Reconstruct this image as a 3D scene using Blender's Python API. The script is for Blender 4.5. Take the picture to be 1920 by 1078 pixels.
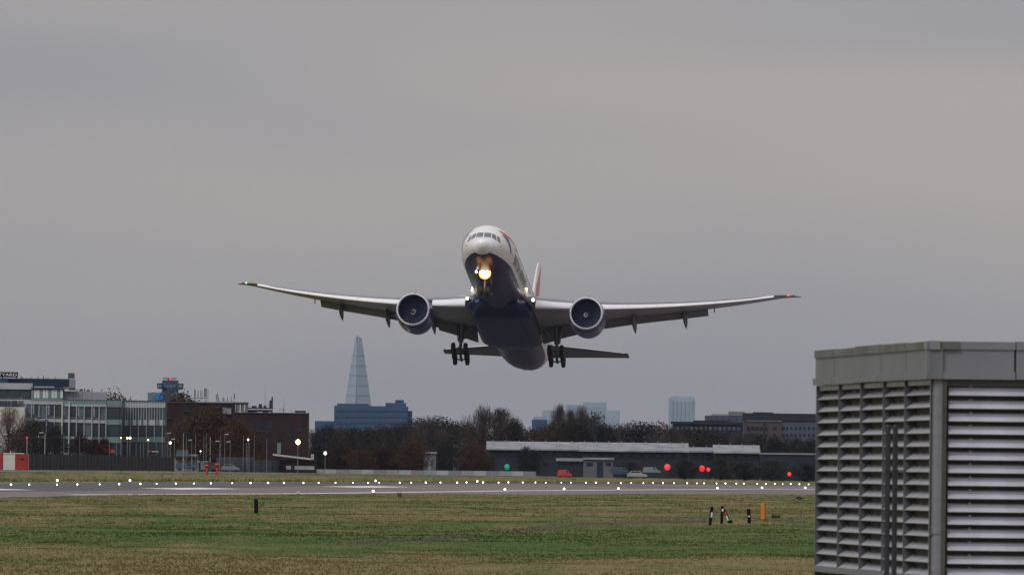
import bpy, math, random
import numpy as np
from mathutils import Vector, Matrix
for o in list(bpy.data.objects): bpy.data.objects.remove(o)
sc = bpy.context.scene
COL = sc.collection
random.seed(7); RNG = np.random.default_rng(7)
# ------------------------------------------------------------------ camera
F = 30500.0; CX, CY = 960.0, 539.0                       # focal length in photo pixels (1920 wide)
EYE = 1.75
PITCH = math.atan((877.5-539)/F); ROLL = math.atan(0.011)
fw = Vector((0, math.cos(PITCH), math.sin(PITCH))); up0 = Vector((0, -math.sin(PITCH), math.cos(PITCH))); r0 = Vector((1, 0, 0))
rt = math.cos(ROLL)*r0 + math.sin(ROLL)*up0; upv = -math.sin(ROLL)*r0 + math.cos(ROLL)*up0
CAM = Vector((0, 0, EYE))
cam = bpy.data.cameras.new('camera'); cam.sensor_width = 36; cam.lens = F/1920*36
cam.clip_start = 1; cam.clip_end = 60000
cam.dof.use_dof = True; cam.dof.focus_distance = 1830; cam.dof.aperture_fstop = 26
co = bpy.data.objects.new('camera', cam); COL.objects.link(co)
mw = Matrix((( rt.x, upv.x, -fw.x, 0), (rt.y, upv.y, -fw.y, 0), (rt.z, upv.z, -fw.z, EYE), (0, 0, 0, 1)))
co.matrix_world = mw; sc.camera = co
def P(px, py, Y):
    d = fw + rt*((px-CX)/F) + upv*((CY-py)/F)
    return CAM + d*(Y/d.y)
# ------------------------------------------------------------------ world, sun, exposure
SUN_EL, SUN_AZ = math.radians(42), math.radians(215)       # azimuth clockwise from +Y
w = bpy.data.worlds.new('World'); sc.world = w; w.use_nodes = True
nt = w.node_tree; N = nt.nodes; LK = nt.links; N.clear()
out = N.new('ShaderNodeOutputWorld'); bg = N.new('ShaderNodeBackground'); bg.inputs['Strength'].default_value = 0.1
sky = N.new('ShaderNodeTexSky'); sky.sky_type = 'NISHITA'; sky.sun_disc = False; sky.sun_elevation = SUN_EL; sky.sun_rotation = SUN_AZ
tc = N.new('ShaderNodeTexCoord'); mp = N.new('ShaderNodeMapping'); mp.inputs['Scale'].default_value = (9, 9, 62); mp.inputs['Location'].default_value = (0.3, 1.1, 0.78)
nz = N.new('ShaderNodeTexNoise'); nz.inputs['Scale'].default_value = 1.0; nz.inputs['Detail'].default_value = 2.2; nz.inputs['Roughness'].default_value = 0.5
cr = N.new('ShaderNodeValToRGB'); cr.color_ramp.elements[0].position = 0.32; cr.color_ramp.elements[1].position = 0.64
cr.color_ramp.elements[0].color = (2.95, 2.91, 3.22, 1); cr.color_ramp.elements[1].color = (4.0, 3.74, 3.62, 1)
mx = N.new('ShaderNodeMix'); mx.data_type = 'RGBA'; mx.inputs['Factor'].default_value = 0.94
LK.new(tc.outputs['Generated'], mp.inputs['Vector']); LK.new(mp.outputs['Vector'], nz.inputs['Vector']); LK.new(nz.outputs['Fac'], cr.inputs['Fac'])
LK.new(sky.outputs['Color'], mx.inputs['A']); LK.new(cr.outputs['Color'], mx.inputs['B'])
# an overcast sky is brighter overhead than at the horizon
sp = N.new('ShaderNodeSeparateXYZ'); mm = N.new('ShaderNodeMath'); mm.operation = 'MULTIPLY_ADD'; mm.inputs[1].default_value = 1.3; mm.inputs[2].default_value = 1.0; mm.use_clamp = False
cl = N.new('ShaderNodeMath'); cl.operation = 'MAXIMUM'; cl.inputs[1].default_value = 0.0
vm = N.new('ShaderNodeVectorMath'); vm.operation = 'SCALE'
LK.new(tc.outputs['Generated'], sp.inputs[0]); LK.new(sp.outputs['Z'], cl.inputs[0]); LK.new(cl.outputs[0], mm.inputs[0]); LK.new(mx.outputs['Result'], vm.inputs[0]); LK.new(mm.outputs[0], vm.inputs['Scale'])
LK.new(vm.outputs[0], bg.inputs['Color']); LK.new(bg.outputs['Background'], out.inputs['Surface'])
sl = bpy.data.lights.new('sun', 'SUN'); sl.energy = 1.2; sl.angle = math.radians(25); sl.color = (1.0, 0.99, 0.98)
so = bpy.data.objects.new('sun', sl); COL.objects.link(so)
sd = Vector((math.sin(SUN_AZ)*math.cos(SUN_EL), math.cos(SUN_AZ)*math.cos(SUN_EL), math.sin(SUN_EL)))
so.rotation_euler = (-sd).to_track_quat('-Z', 'Y').to_euler(); so.location = (0, 0, 300)
sc.view_settings.view_transform = 'Standard'; sc.view_settings.look = 'None'; sc.view_settings.exposure = 0; sc.view_settings.gamma = 1
sc.render.engine = 'CYCLES'; sc.cycles.use_denoising = True
sc.cycles.max_bounces = 6; sc.cycles.diffuse_bounces = 3; sc.cycles.glossy_bounces = 3; sc.cycles.volume_bounces = 1
sc.cycles.caustics_reflective = False; sc.cycles.caustics_refractive = False
# ------------------------------------------------------------------ helpers
def new_mat(name):
    m = bpy.data.materials.new(name); m.use_nodes = True
    return m, m.node_tree.nodes, m.node_tree.links, m.node_tree.nodes['Principled BSDF']
def mat(name, col, rough=0.6, metal=0.0, var=0.12, scale=1.0, col2=None, coat=0.0, bump=0.0, stretch=(1, 1, 1), spec=None):
    m, n, l, b = new_mat(name)
    b.inputs['Roughness'].default_value = rough; b.inputs['Metallic'].default_value = metal
    if coat: b.inputs['Coat Weight'].default_value = coat
    if spec is not None: b.inputs['Specular IOR Level'].default_value = spec
    t = n.new('ShaderNodeTexCoord'); mpn = n.new('ShaderNodeMapping'); mpn.inputs['Scale'].default_value = stretch
    z = n.new('ShaderNodeTexNoise'); z.inputs['Scale'].default_value = scale; z.inputs['Detail'].default_value = 5
    r = n.new('ShaderNodeValToRGB'); r.color_ramp.elements[0].position = 0.3; r.color_ramp.elements[1].position = 0.7
    c2 = col2 or tuple(min(1, c*(1+var)) for c in col); c1 = col if col2 else tuple(c*(1-var) for c in col)
    r.color_ramp.elements[0].color = (*c1, 1); r.color_ramp.elements[1].color = (*c2, 1)
    l.new(t.outputs['Object'], mpn.inputs['Vector']); l.new(mpn.outputs['Vector'], z.inputs['Vector'])
    l.new(z.outputs['Fac'], r.inputs['Fac']); l.new(r.outputs['Color'], b.inputs['Base Color'])
    if bump:
        bp = n.new('ShaderNodeBump'); bp.inputs['Strength'].default_value = bump; l.new(z.outputs['Fac'], bp.inputs['Height']); l.new(bp.outputs['Normal'], b.inputs['Normal'])
    return m
def emit(name, col, strength):
    m, n, l, b = new_mat(name)
    b.inputs['Base Color'].default_value = (*[c*0.5 for c in col], 1)
    b.inputs['Emission Color'].default_value = (*col, 1); b.inputs['Emission Strength'].default_value = strength
    return m
class MB:
    def __init__(s): s.v = []; s.f = []; s.mi = []; s.cur = 0
    def add(s, vs, fs):
        k = len(s.v); s.v += [tuple(v) for v in vs]; s.f += [tuple(i+k for i in f) for f in fs]; s.mi += [s.cur]*len(fs); return s
    def box(s, lo, hi):
        x0, y0, z0 = lo; x1, y1, z1 = hi
        return s.add([(x0,y0,z0),(x1,y0,z0),(x1,y1,z0),(x0,y1,z0),(x0,y0,z1),(x1,y0,z1),(x1,y1,z1),(x0,y1,z1)],
              [(0,3,2,1),(4,5,6,7),(0,1,5,4),(1,2,6,5),(2,3,7,6),(3,0,4,7)])
    def obox(s, c, ax, ay, az):          # oriented box: centre and half axes
        c, ax, ay, az = map(Vector, (c, ax, ay, az))
        vs = [c+i*ax+j*ay+k*az for k in (-1, 1) for j in (-1, 1) for i in (-1, 1)]
        return s.add(vs, [(0,2,3,1),(4,5,7,6),(0,1,5,4),(1,3,7,5),(3,2,6,7),(2,0,4,6)])
    def loft(s, rings, caps=True, closed=True):
        n = len(rings[0]); vs = [p for r in rings for p in r]; fs = []
        for i in range(len(rings)-1):
            for j in range(n if closed else n-1):
                a = i*n+j; b = i*n+(j+1) % n
                fs.append((a, b, b+n, a+n))
        if caps: fs.append(tuple(range(n-1, -1, -1))); fs.append(tuple(range((len(rings)-1)*n, len(rings)*n)))
        return s.add(vs, fs)
    def tube(s, p0, p1, r0, r1=None, n=8):
        p0, p1 = Vector(p0), Vector(p1); r1 = r0 if r1 is None else r1
        d = (p1-p0).normalized(); a = d.orthogonal().normalized(); b = d.cross(a)
        ring = lambda p, r: [p+(a*math.cos(2*math.pi*k/n)+b*math.sin(2*math.pi*k/n))*r for k in range(n)]
        return s.loft([ring(p0, r0), ring(p1, r1)])
    def revolve(s, o, ax, prof, n=24, caps=False):   # prof: (distance along ax, radius)
        o, ax = Vector(o), Vector(ax).normalized(); a = ax.orthogonal().normalized(); b = ax.cross(a)
        return s.loft([[o+ax*t+(a*math.cos(2*math.pi*k/n)+b*math.sin(2*math.pi*k/n))*r for k in range(n)] for t, r in prof], caps)
    def sphere(s, c, r, n=10, m=6, sq=(1, 1, 1)):
        c = Vector(c); rings = []
        for i in range(m+1):
            th = math.pi*(i/m*0.998+0.001)
            rings.append([c+Vector((r*sq[0]*math.sin(th)*math.cos(2*math.pi*k/n), r*sq[1]*math.sin(th)*math.sin(2*math.pi*k/n), r*sq[2]*math.cos(th))) for k in range(n)])
        return s.loft(rings)
    def mesh(s, name, mats, smooth=False):
        me = bpy.data.meshes.new(name); me.from_pydata(s.v, [], s.f)
        for m in (mats if isinstance(mats, (list, tuple)) else [mats]): me.materials.append(m)
        if any(s.mi): me.polygons.foreach_set('material_index', s.mi)
        me.validate(); me.update()
        if smooth:
            me.polygons.foreach_set('use_smooth', [True]*len(me.polygons))
            try: me.set_sharp_from_angle(angle=math.radians(38))
            except Exception: pass
        return me
    def build(s, name, mats, parent=None, smooth=False, loc=None):
        return link(name, s.mesh(name, mats, smooth), parent, loc)
def link(name, me, parent=None, loc=None):
    o = bpy.data.objects.new(name, me); COL.objects.link(o)
    if parent: o.parent = parent
    if loc is not None: o.location = loc
    return o
def empty(name, loc=(0, 0, 0), rz=0):
    o = bpy.data.objects.new(name, None); o.empty_display_size = 0.5; COL.objects.link(o); o.location = loc; o.rotation_euler = (0, 0, rz); return o
def tag(o, label=None, cat=None, group=None, kind=None):
    if label: o['label'] = label
    if cat: o['category'] = cat
    if group: o['group'] = group
    if kind: o['kind'] = kind
    return o
def copy_tree(o, parent=None):
    c = o.copy(); COL.objects.link(c); c.parent = parent
    for ch in list(o.children): copy_tree(ch, c)
    return c
def text_mesh(txt, size, ext=0.0):
    cu = bpy.data.curves.new('txt', 'FONT'); cu.body = txt; cu.size = size; cu.extrude = ext; cu.resolution_u = 3
    o = bpy.data.objects.new('txt', cu); COL.objects.link(o)
    dg = bpy.context.evaluated_depsgraph_get(); me = bpy.data.meshes.new_from_object(o.evaluated_get(dg))
    bpy.data.objects.remove(o); return me
ONES = 'first second third fourth fifth sixth seventh eighth ninth tenth eleventh twelfth thirteenth fourteenth fifteenth sixteenth seventeenth eighteenth nineteenth'.split()
def nth(i):                                                     # ordinal word, counting from 1
    if i < 20: return ONES[i-1]
    t = {2: 'twent', 3: 'thirt', 4: 'fort', 5: 'fift', 6: 'sixt'}[i//10]
    return t+'ieth' if i % 10 == 0 else t+'y-'+ONES[i % 10-1]
def lerp_tab(t, x):
    if x <= t[0][0]: return t[0][1]
    for (a, b), (c, d) in zip(t, t[1:]):
        if x <= c:
            k = (x-a)/(c-a); return b+(d-b)*k
    return t[-1][1]
# ------------------------------------------------------------------ terrain
TH = math.atan((3997-960)/F)                                     # runway direction, to the right of the view axis
DIR = Vector((math.sin(TH), math.cos(TH), 0)); NRM = Vector((-math.cos(TH), math.sin(TH), 0))
LC = 182.0                                                       # centreline offset from the camera
def sl_xy(s, L): v = DIR*s + NRM*L; return v.x, v.y
def on_line(px, L, py=890):                                      # X, Y where the pixel column meets the line L
    a = math.atan((px-CX-(py-CY)*0.011)/F); Y = L/math.sin(TH-a)*math.cos(a); return Y*math.tan(a), Y
ZL = np.array([[-9e9,-.5],[120,-.47],[145,-.45],[157,-.45],[170,-.2],[182,0],[195,-.07],[207,-.2],[226,-.2],[262,.25],[300,.72],[360,.8],[9e9,.8]])
ZS = np.array([[1000,-.25],[1400,-.2],[1590,0],[1840,.1],[2050,.05],[2250,-.06],[2600,-.1]])
def height(X, Y):
    X = np.asarray(X, float); Y = np.asarray(Y, float)
    L = X*NRM.x+Y*NRM.y; s = X*DIR.x+Y*DIR.y
    z = np.interp(L, ZL[:, 0], ZL[:, 1])
    und = np.interp(s, ZS[:, 0], ZS[:, 1])*np.interp(L, [110, 150, 215, 260], [0, 1, 1, 0])
    drop = -np.interp(s, [2500, 3000, 3600], [0, .35, .55])*np.interp(L, [230, 300], [0, 1])
    return z+und+drop
def hz(x, y): return float(height(x, y))
def vnoise(x, y, seed=0):                                        # smooth value noise
    x = np.asarray(x, float); y = np.asarray(y, float)
    xi = np.floor(x).astype(int); yi = np.floor(y).astype(int); fx = x-xi; fy = y-yi
    h = lambda a, b: (np.sin(a*127.1+b*311.7+seed*74.7)*43758.5453) % 1.0
    fx = fx*fx*(3-2*fx); fy = fy*fy*(3-2*fy)
    return (h(xi, yi)*(1-fx)+h(xi+1, yi)*fx)*(1-fy)+(h(xi, yi+1)*(1-fx)+h(xi+1, yi+1)*fx)*fy
# low bank running across the near grass, with a darker brown strip
BANK = [(560, 1026), (620, 1021), (700, 1014), (780, 1008), (860, 1003), (930, 997), (1010, 989), (1100, 985), (1200, 981), (1280, 979), (1360, 977), (1450, 974), (1560, 969), (1700, 964)]
GN = -0.47
def on_ground(px, py, z=GN):
    d = fw + rt*((px-CX)/F) + upv*((CY-py)/F); t = (z-EYE)/d.z; return CAM+d*t
BK = np.array([[on_ground(a, b).x, on_ground(a, b).y] for a, b in BANK])
def bank(X, Y):
    yb = np.interp(X/np.maximum(Y, 1), BK[:, 0]/BK[:, 1], BK[:, 1]); t = X/np.maximum(Y, 1)
    fade = np.interp(t, [BK[0, 0]/BK[0, 1], BK[2, 0]/BK[2, 1], BK[-1, 0]/BK[-1, 1]], [0, 1, 1])
    wob = (vnoise(X*.35, X*0, 3)-.5)*14+(vnoise(X*1.3, X*0, 13)-.5)*6
    d = Y-yb-wob
    amp = fade*(0.05+.10*vnoise(X*.22, X*0+5, 8))
    return amp*np.clip(d/5+.5, 0, 1)*np.exp(-np.maximum(d, 0)/60.), fade*np.exp(-((d+3)/7.0)**2)*np.clip(vnoise(X*.3, Y*.02, 5)*2.6-.75, 0, 1)
def near_relief(X, Y):
    L = X*NRM.x+Y*NRM.y
    k = np.interp(L, [-1e9, 118, 135], [1, 1, 0])*np.interp(Y, [100, 230], [0, 1])
    r = (vnoise(X/9, Y/45, 1)-.5)*.16+(vnoise(X/3, Y/14, 2)-.5)*.07
    k2 = np.interp(L, [209, 214, 270, 300], [0, 1, 1, 0])
    return r*k+(vnoise(X/4, Y/10, 4)-.5)*.12*k2
def ground_z(X, Y):
    L = np.asarray(X)*NRM.x+np.asarray(Y)*NRM.y
    b, s = bank(X, Y)
    return height(X, Y)+near_relief(X, Y)+b*np.interp(L, [118, 132], [1, 0]), s
def dry(X, Y):                                                  # how dry the grass is: patches and broad bands of the field
    b_ = np.interp(Y+(vnoise(X/9, Y/60, 31)-.5)*90, [300, 345, 400, 450, 560, 640, 800, 900, 1150, 1400], [.56, .56, .42, .2, .18, .40, .58, .48, .56, .62])
    rgt = np.interp(X/np.maximum(Y, 1), [-.012, .002, .01], [0, -.12, -.28])*np.interp(Y, [380, 430, 640, 700], [0, 1, 1, 0])
    n1 = vnoise(X/5.5, Y/48, 21)*.5+vnoise(X/2.1, Y/19, 22)*.5; n2 = vnoise(X/.8, Y/9, 23)
    return np.clip((b_+rgt+(n1-.5)*1.5+(n2-.5)*.55-.42)*1.5+.42, 0, 1)
def gz(x, y): return float(ground_z(np.array([x]), np.array([y]))[0][0])
# ground sheet
rows = np.concatenate([[-3000, -500, -100, 50, 120, 180, 230], np.arange(260, 1180, 2.2), np.arange(1180, 2700, 6), np.geomspace(2700, 27000, 60)])
tcol = np.linspace(-1, 1, 131)
outer = np.array([30, 120, 500, 1500, 4000, 9000, 16000.])
GX = []
for y in rows:
    wv = max(14, 0.037*y); GX.append(np.concatenate([-(wv+outer)[::-1], tcol*wv, wv+outer]))
GX = np.array(GX); GY = np.repeat(rows[:, None], GX.shape[1], 1)
gzv, bank_tone = ground_z(GX, GY)
LL = GX*NRM.x+GY*NRM.y
nr, nc = GX.shape
def pav_near(px):                                               # near limit of the pavement (distance) per bearing
    return np.interp(px, [-400, 50, 250, 400, 600, 750, 860, 1000, 1250, 1500, 2300], [1000, 1150, 1290, 1330, 1400, 1462, 1462, 1440, 1530, 1575, 1800])
PXc = CX+F*GX/np.maximum(GY, 1)
under = (GY > pav_near(PXc)+6) & (LL < 206.5) & (GY > 600)
gzv = np.where(under, gzv-0.12, gzv)
vs = np.stack([GX.ravel(), GY.ravel(), gzv.ravel()], 1)
ii = (np.arange(nr-1)[:, None]*nc+np.arange(nc-1)[None]).ravel()
fs = np.stack([ii, ii+1, ii+1+nc, ii+nc], 1)
def np_mesh(name, vs, fs, m):
    me = bpy.data.meshes.new(name); k = fs.shape[1]
    me.vertices.add(len(vs)); me.vertices.foreach_set('co', vs.astype(np.float32).ravel())
    me.loops.add(len(fs)*k); me.loops.foreach_set('vertex_index', fs.astype(np.int32).ravel())
    me.polygons.add(len(fs)); me.polygons.foreach_set('loop_start', np.arange(0, len(fs)*k, k, dtype=np.int32)); 
    me.update(calc_edges=True); me.materials.append(m); return me
def grass_mat(name, blades=False):
    m, n, l, b = new_mat(name)
    b.inputs['Roughness'].default_value = 0.9; b.inputs['Specular IOR Level'].default_value = 0.15
    geo = n.new('ShaderNodeNewGeometry')
    def noise(scl, det, off=(0, 0, 0)):
        mpn = n.new('ShaderNodeMapping'); mpn.inputs['Scale'].default_value = scl; mpn.inputs['Location'].default_value = off
        z = n.new('ShaderNodeTexNoise'); z.inputs['Scale'].default_value = 1; z.inputs['Detail'].default_value = det; z.inputs['Roughness'].default_value = .6
        l.new(geo.outputs['Position'], mpn.inputs['Vector']); l.new(mpn.outputs['Vector'], z.inputs['Vector']); return z.outputs['Fac']
    def ramp(fac, pts):
        r = n.new('ShaderNodeValToRGB'); e = r.color_ramp.elements
        e[0].position, e[0].color = pts[0][0], (*pts[0][1], 1); e[1].position, e[1].color = pts[-1][0], (*pts[-1][1], 1)
        for p_, c_ in pts[1:-1]: q = e.new(p_); q.color = (*c_, 1)
        l.new(fac, r.inputs['Fac']); return r.outputs['Color']
    def mixc(f, a, c, t='MIX'):
        x = n.new('ShaderNodeMix'); x.data_type = 'RGBA'; x.blend_type = t
        if isinstance(f, float): x.inputs['Factor'].default_value = f
        else: l.new(f, x.inputs['Factor'])
        l.new(a, x.inputs['A']); l.new(c, x.inputs['B']); return x.outputs['Result']
    green = ramp(noise((.25, .06, .1), 6, (3, 1, 0)), [(.3, (.040, .070, .010)), (.5, (.056, .094, .014)), (.72, (.092, .120, .026))])
    brown = ramp(noise((.5, .11, .1), 5, (9, 4, 0)), [(.3, (.132, .114, .040)), (.6, (.186, .148, .060)), (.8, (.265, .20, .098))])
    rf = n.new('ShaderNodeAttribute'); rf.attribute_name = 'dry'
    colr = mixc(rf.outputs['Fac'], green, brown)
    fine = ramp(noise((6, .8, 6), 3), [(.25, (.90, .90, .90)), (.75, (1.12, 1.12, 1.11))])
    colr = mixc(1.0, colr, fine, 'MULTIPLY')
    if True:
        at = n.new('ShaderNodeAttribute'); at.attribute_name = 'bank_tone'
        rgb = n.new('ShaderNodeRGB'); rgb.outputs[0].default_value = (.065, .052, .032, 1)
        colr = mixc(at.outputs['Fac'], colr, rgb.outputs[0])
    if blades:                                                  # thin leaves scatter like the turf they stand in
        tr = n.new('ShaderNodeBsdfTranslucent'); ms = n.new('ShaderNodeMixShader'); ms.inputs[0].default_value = .5; l.new(colr, tr.inputs['Color'])
        l.new(b.outputs[0], ms.inputs[1]); l.new(tr.outputs[0], ms.inputs[2]); l.new(ms.outputs[0], n['Material Output'].inputs['Surface'])
    l.new(colr, b.inputs['Base Color']); return m
M_GROUND = grass_mat('grass_ground')
me = np_mesh('ground', vs, fs, M_GROUND)
at = me.attributes.new('dry', 'FLOAT', 'POINT'); at.data.foreach_set('value', dry(GX, GY).astype(np.float32).ravel())
at = me.attributes.new('bank_tone', 'FLOAT', 'POINT'); at.data.foreach_set('value', np.clip(bank_tone, 0, 1).astype(np.float32).ravel())
me.polygons.foreach_set('use_smooth', [True]*len(me.polygons))
tag(link('ground', me), 'airfield grassland reaching to the horizon', kind='structure')
# grass tufts
def tufts(nT, ylo, yhi, Lrng, hlo, hhi, seed):
    r = np.random.default_rng(seed)
    Y = ylo*(yhi/ylo)**r.random(nT); X = (r.random(nT)*2-1)*0.037*Y
    L = X*NRM.x+Y*NRM.y; px = CX+F*X/Y
    ok = (L > Lrng[0]) & (L < Lrng[1])
    if Lrng[1] < 200: ok &= Y < pav_near(px)+5
    X, Y = X[ok], Y[ok]; n_ = len(X); Z, _ = ground_z(X, Y)
    V = []; 
    patch = .35+1.1*vnoise(X/6, Y/30, 11)
    for k in range(3):
        a = r.random(n_)*2*np.pi; hgt = (hlo+(hhi-hlo)*r.random(n_)**2)*patch*np.interp(Y,[300,1200],[.75,1.3]); wd = .018+.05*r.random(n_)*np.interp(Y,[300,1200],[.5,1.6])
        ox = X+r.normal(0, .10, n_); oy = Y+r.normal(0, .10, n_); ca, sa = np.cos(a), np.sin(a); lean = r.normal(0, .5, n_)*hgt
        V.append(np.stack([np.stack([ox-wd*ca, oy-wd*sa*.4, Z-.03], 1), np.stack([ox+wd*ca, oy+wd*sa*.4, Z-.03], 1), np.stack([ox+lean, oy+lean*.5, Z+hgt], 1)], 1))
    V = np.concatenate(V).reshape(-1, 3); return V
M_BLADE = grass_mat('grass_blades', True)
gv = np.concatenate([tufts(80000, 300, 1600, (-400, 160), .015, .06, 1), tufts(9000, 1560, 2500, (209, 228), .08, .34, 2), tufts(14000, 1600, 2700, (212, 300), .03, .12, 3)])
gf = np.arange(len(gv)).reshape(-1, 3)
gme = np_mesh('grass', gv, gf, M_BLADE); at = gme.attributes.new('dry', 'FLOAT', 'POINT'); at.data.foreach_set('value', dry(gv[:, 0], gv[:, 1]).astype(np.float32))
at = gme.attributes.new('bank_tone', 'FLOAT', 'POINT'); at.data.foreach_set('value', np.clip(ground_z(gv[:, 0], gv[:, 1])[1], 0, 1).astype(np.float32))
tag(link('grass', gme), 'short tufted airfield grass on both sides of the runway', kind='stuff')
# ------------------------------------------------------------------ pavement
def strip(name, lo, hi, s0, s1, m, dz, ns=None, label=None, steps=None):
    """sheet between the lateral offsets lo and hi (numbers or functions of s)"""
    b = MB(); S = np.linspace(s0, s1, ns or max(2, int((s1-s0)/25))); nl = steps or 9; V = []
    for s in S:
        a = lo(s) if callable(lo) else lo; c = hi(s) if callable(hi) else hi
        for t in np.linspace(0, 1, nl):
            x, y = sl_xy(s, a+(c-a)*t); V.append((x, y, hz(x, y)+dz))
    Fc = [(i*nl+j, i*nl+j+1, (i+1)*nl+j+1, (i+1)*nl+j) for i in range(len(S)-1) for j in range(nl-1)]
    Fc = [f[::-1] for f in Fc]
    b.add(V, Fc); return b.build(name, m)
M_ASPH = mat('runway_asphalt', (.050, .050, .054), .85, var=.3, scale=.06, col2=(.085, .083, .085), stretch=(1, 1, 1))
M_CONC = mat('worn_concrete', (.13, .106, .102), .85, scale=.05, col2=(.185, .150, .144))
M_LINE = mat('runway_paint', (.62, .62, .62), .6, scale=.3, col2=(.82, .82, .82))
M_ROAD = mat('perimeter_asphalt', (.10, .10, .105), .85, scale=.1, col2=(.15, .15, .155))
tag(strip('runway', 157.2, 207, 700, 4800, M_ASPH, 0.0, steps=13), kind='structure')
Bnd = lambda s: float(np.interp(s, [700, 1287, 1563, 1832, 2130, 2700, 4800], [159, 165, 174, 180, 171.5, 166, 160]))
tag(strip('runway_worn_surface', 157.4, Bnd, 702, 4795, M_CONC, 0.006, steps=9), kind='structure')
# shoulder beside the near edge: from the grass limit to the edge line
b = MB(); V = []; pxs = np.arange(-500, 2320, 30); nl = 6
for p_ in pxs:
    y0 = float(pav_near(p_)); x0 = (p_-CX)/F*y0
    x1, y1 = on_line(p_, 157.3)
    for t in np.linspace(0, 1, nl):
        x = x0+(x1-x0)*t; y = y0+(y1-y0)*t; V.append((x, y, hz(x, y)+.002))
b.add(V, [(i*nl+j, (i+1)*nl+j, (i+1)*nl+j+1, i*nl+j+1) for i in range(len(pxs)-1) for j in range(nl-1)])
M_SHO = mat('shoulder_asphalt', (.085, .08, .08), .85, scale=.018, col2=(.215, .185, .175))
tag(b.build('runway_shoulder', M_SHO), kind='structure')
strip_line = tag(strip('runway_edge_line', 156.4, 157.9, 1240, 4700, M_LINE, 0.012, steps=3), kind='structure')
tag(strip('far_runway_edge_line', 204.6, 206.4, 900, 4700, M_LINE, 0.008, steps=3), kind='structure')
tag(strip('perimeter_road', 281, 289, 1500, 6000, M_ROAD, 0.05, steps=4), kind='structure')
for k, (a, c) in enumerate([(1405, 1451), (1549, 1595), (1261, 1307)]):
    tag(strip('touchdown_marking', 168.6, 172.4, a, c, M_LINE, 0.012, steps=4), kind='structure')
# ------------------------------------------------------------------ common materials
M_WHITE = mat('aircraft_white', (.74, .74, .72), .28, var=.03, scale=.6, coat=.5)
M_NAVY = mat('aircraft_navy', (.006, .009, .080), .42, var=.1, scale=.5, coat=.08)
M_NAVY.node_tree.nodes['Principled BSDF'].inputs['Specular IOR Level'].default_value = .28
M_NACN = mat('nacelle_navy', (.012, .020, .15), .32, var=.1, scale=.5, coat=.3)
M_WGREY = mat('wing_grey', (.26, .26, .275), .45, var=.08, scale=.35)
M_DGREY = mat('flap_grey', (.12, .12, .13), .5, var=.1, scale=.5)
M_SLAT = mat('polished_slat', (.86, .86, .88), .3, metal=.0, var=.04, scale=.5)
M_LIP = mat('polished_lip', (.85, .85, .88), .25, metal=.5, var=.04, scale=.8)
M_BLACKR = mat('tyre_rubber', (.012, .012, .014), .8, var=.2, scale=2)
M_GEAR = mat('gear_metal', (.12, .12, .135), .45, metal=.3, var=.15, scale=2)
M_GLASSD = mat('cockpit_glass', (.035, .06, .085), .08, var=.1, scale=1, coat=1)
M_TEXT = mat('navy_lettering', (.02, .025, .08), .4, var=.05)
M_RED = mat('ribbon_red', (.55, .03, .04), .35, var=.06)
M_BLUE = mat('ribbon_blue', (.03, .035, .14), .35, var=.06)
M_FAN = mat('fan_titanium', (.07, .085, .15), .4, metal=.3, var=.15, scale=2)
M_DUCT = mat('inlet_duct', (.10, .13, .24), .4, var=.1)
M_LAMPW = emit('landing_lamp', (1, .93, .80), 9)
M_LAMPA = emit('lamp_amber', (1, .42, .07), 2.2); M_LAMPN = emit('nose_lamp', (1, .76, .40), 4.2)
M_NAVG = emit('nav_green', (.25, 1, .65), 1.6); M_NAVR = emit('nav_red', (1, .06, .04), 2.5)
# ------------------------------------------------------------------ aircraft (local axes: x aft, y starboard, z up; metres from the nose)
A_YAW, A_PITCH, A_BANK = math.radians(5.15), math.radians(11.85), math.radians(-.75)
A_POS = Vector((-3.42, 1815.0, 27.55))
f0 = Vector((-math.sin(A_YAW), -math.cos(A_YAW), 0)); zz = Vector((0, 0, 1))
nose = math.cos(A_PITCH)*f0+math.sin(A_PITCH)*zz; au = -math.sin(A_PITCH)*f0+math.cos(A_PITCH)*zz
port = au.cross(nose); p2 = math.cos(A_BANK)*port+math.sin(A_BANK)*au; u2 = -math.sin(A_BANK)*port+math.cos(A_BANK)*au
ax_, ay_, az_ = -nose, -p2, u2
plane = empty('airliner')
plane.matrix_world = Matrix(((ax_.x, ay_.x, az_.x, A_POS.x), (ax_.y, ay_.y, az_.y, A_POS.y), (ax_.z, ay_.z, az_.z, A_POS.z), (0, 0, 0, 1)))
tag(plane, 'white and navy twin-engine airliner climbing with landing gear down above the runway', 'airplane')
def pchip(tab):
    x = np.array([t[0] for t in tab], float); y = np.array([t[1] for t in tab], float); h = np.diff(x); d = np.diff(y)/h; m = np.zeros_like(x)
    m[0], m[-1] = d[0], d[-1]
    for i in range(1, len(x)-1):
        if d[i-1]*d[i] > 0: w1 = 2*h[i]+h[i-1]; w2 = h[i]+2*h[i-1]; m[i] = (w1+w2)/(w1/d[i-1]+w2/d[i])
    def f(q):
        i = min(max(int(np.searchsorted(x, q)-1), 0), len(h)-1); t = (min(max(q, x[0]), x[-1])-x[i])/h[i]
        return (2*t**3-3*t*t+1)*y[i]+(t**3-2*t*t+t)*h[i]*m[i]+(-2*t**3+3*t*t)*y[i+1]+(t**3-t*t)*h[i]*m[i+1]
    return f
f_top = pchip([(0,-.70),(.12,-.42),(.5,-.16),(1,.03),(1.5,.26),(2,.6),(2.8,1.2),(3.5,1.66),(4.5,2.17),(6,2.62),(8,2.95),(10,3.08),(11.5,3.1),(52,3.1),(60,3.06),(66,2.82),(70,2.42),(73,1.75)])
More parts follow.
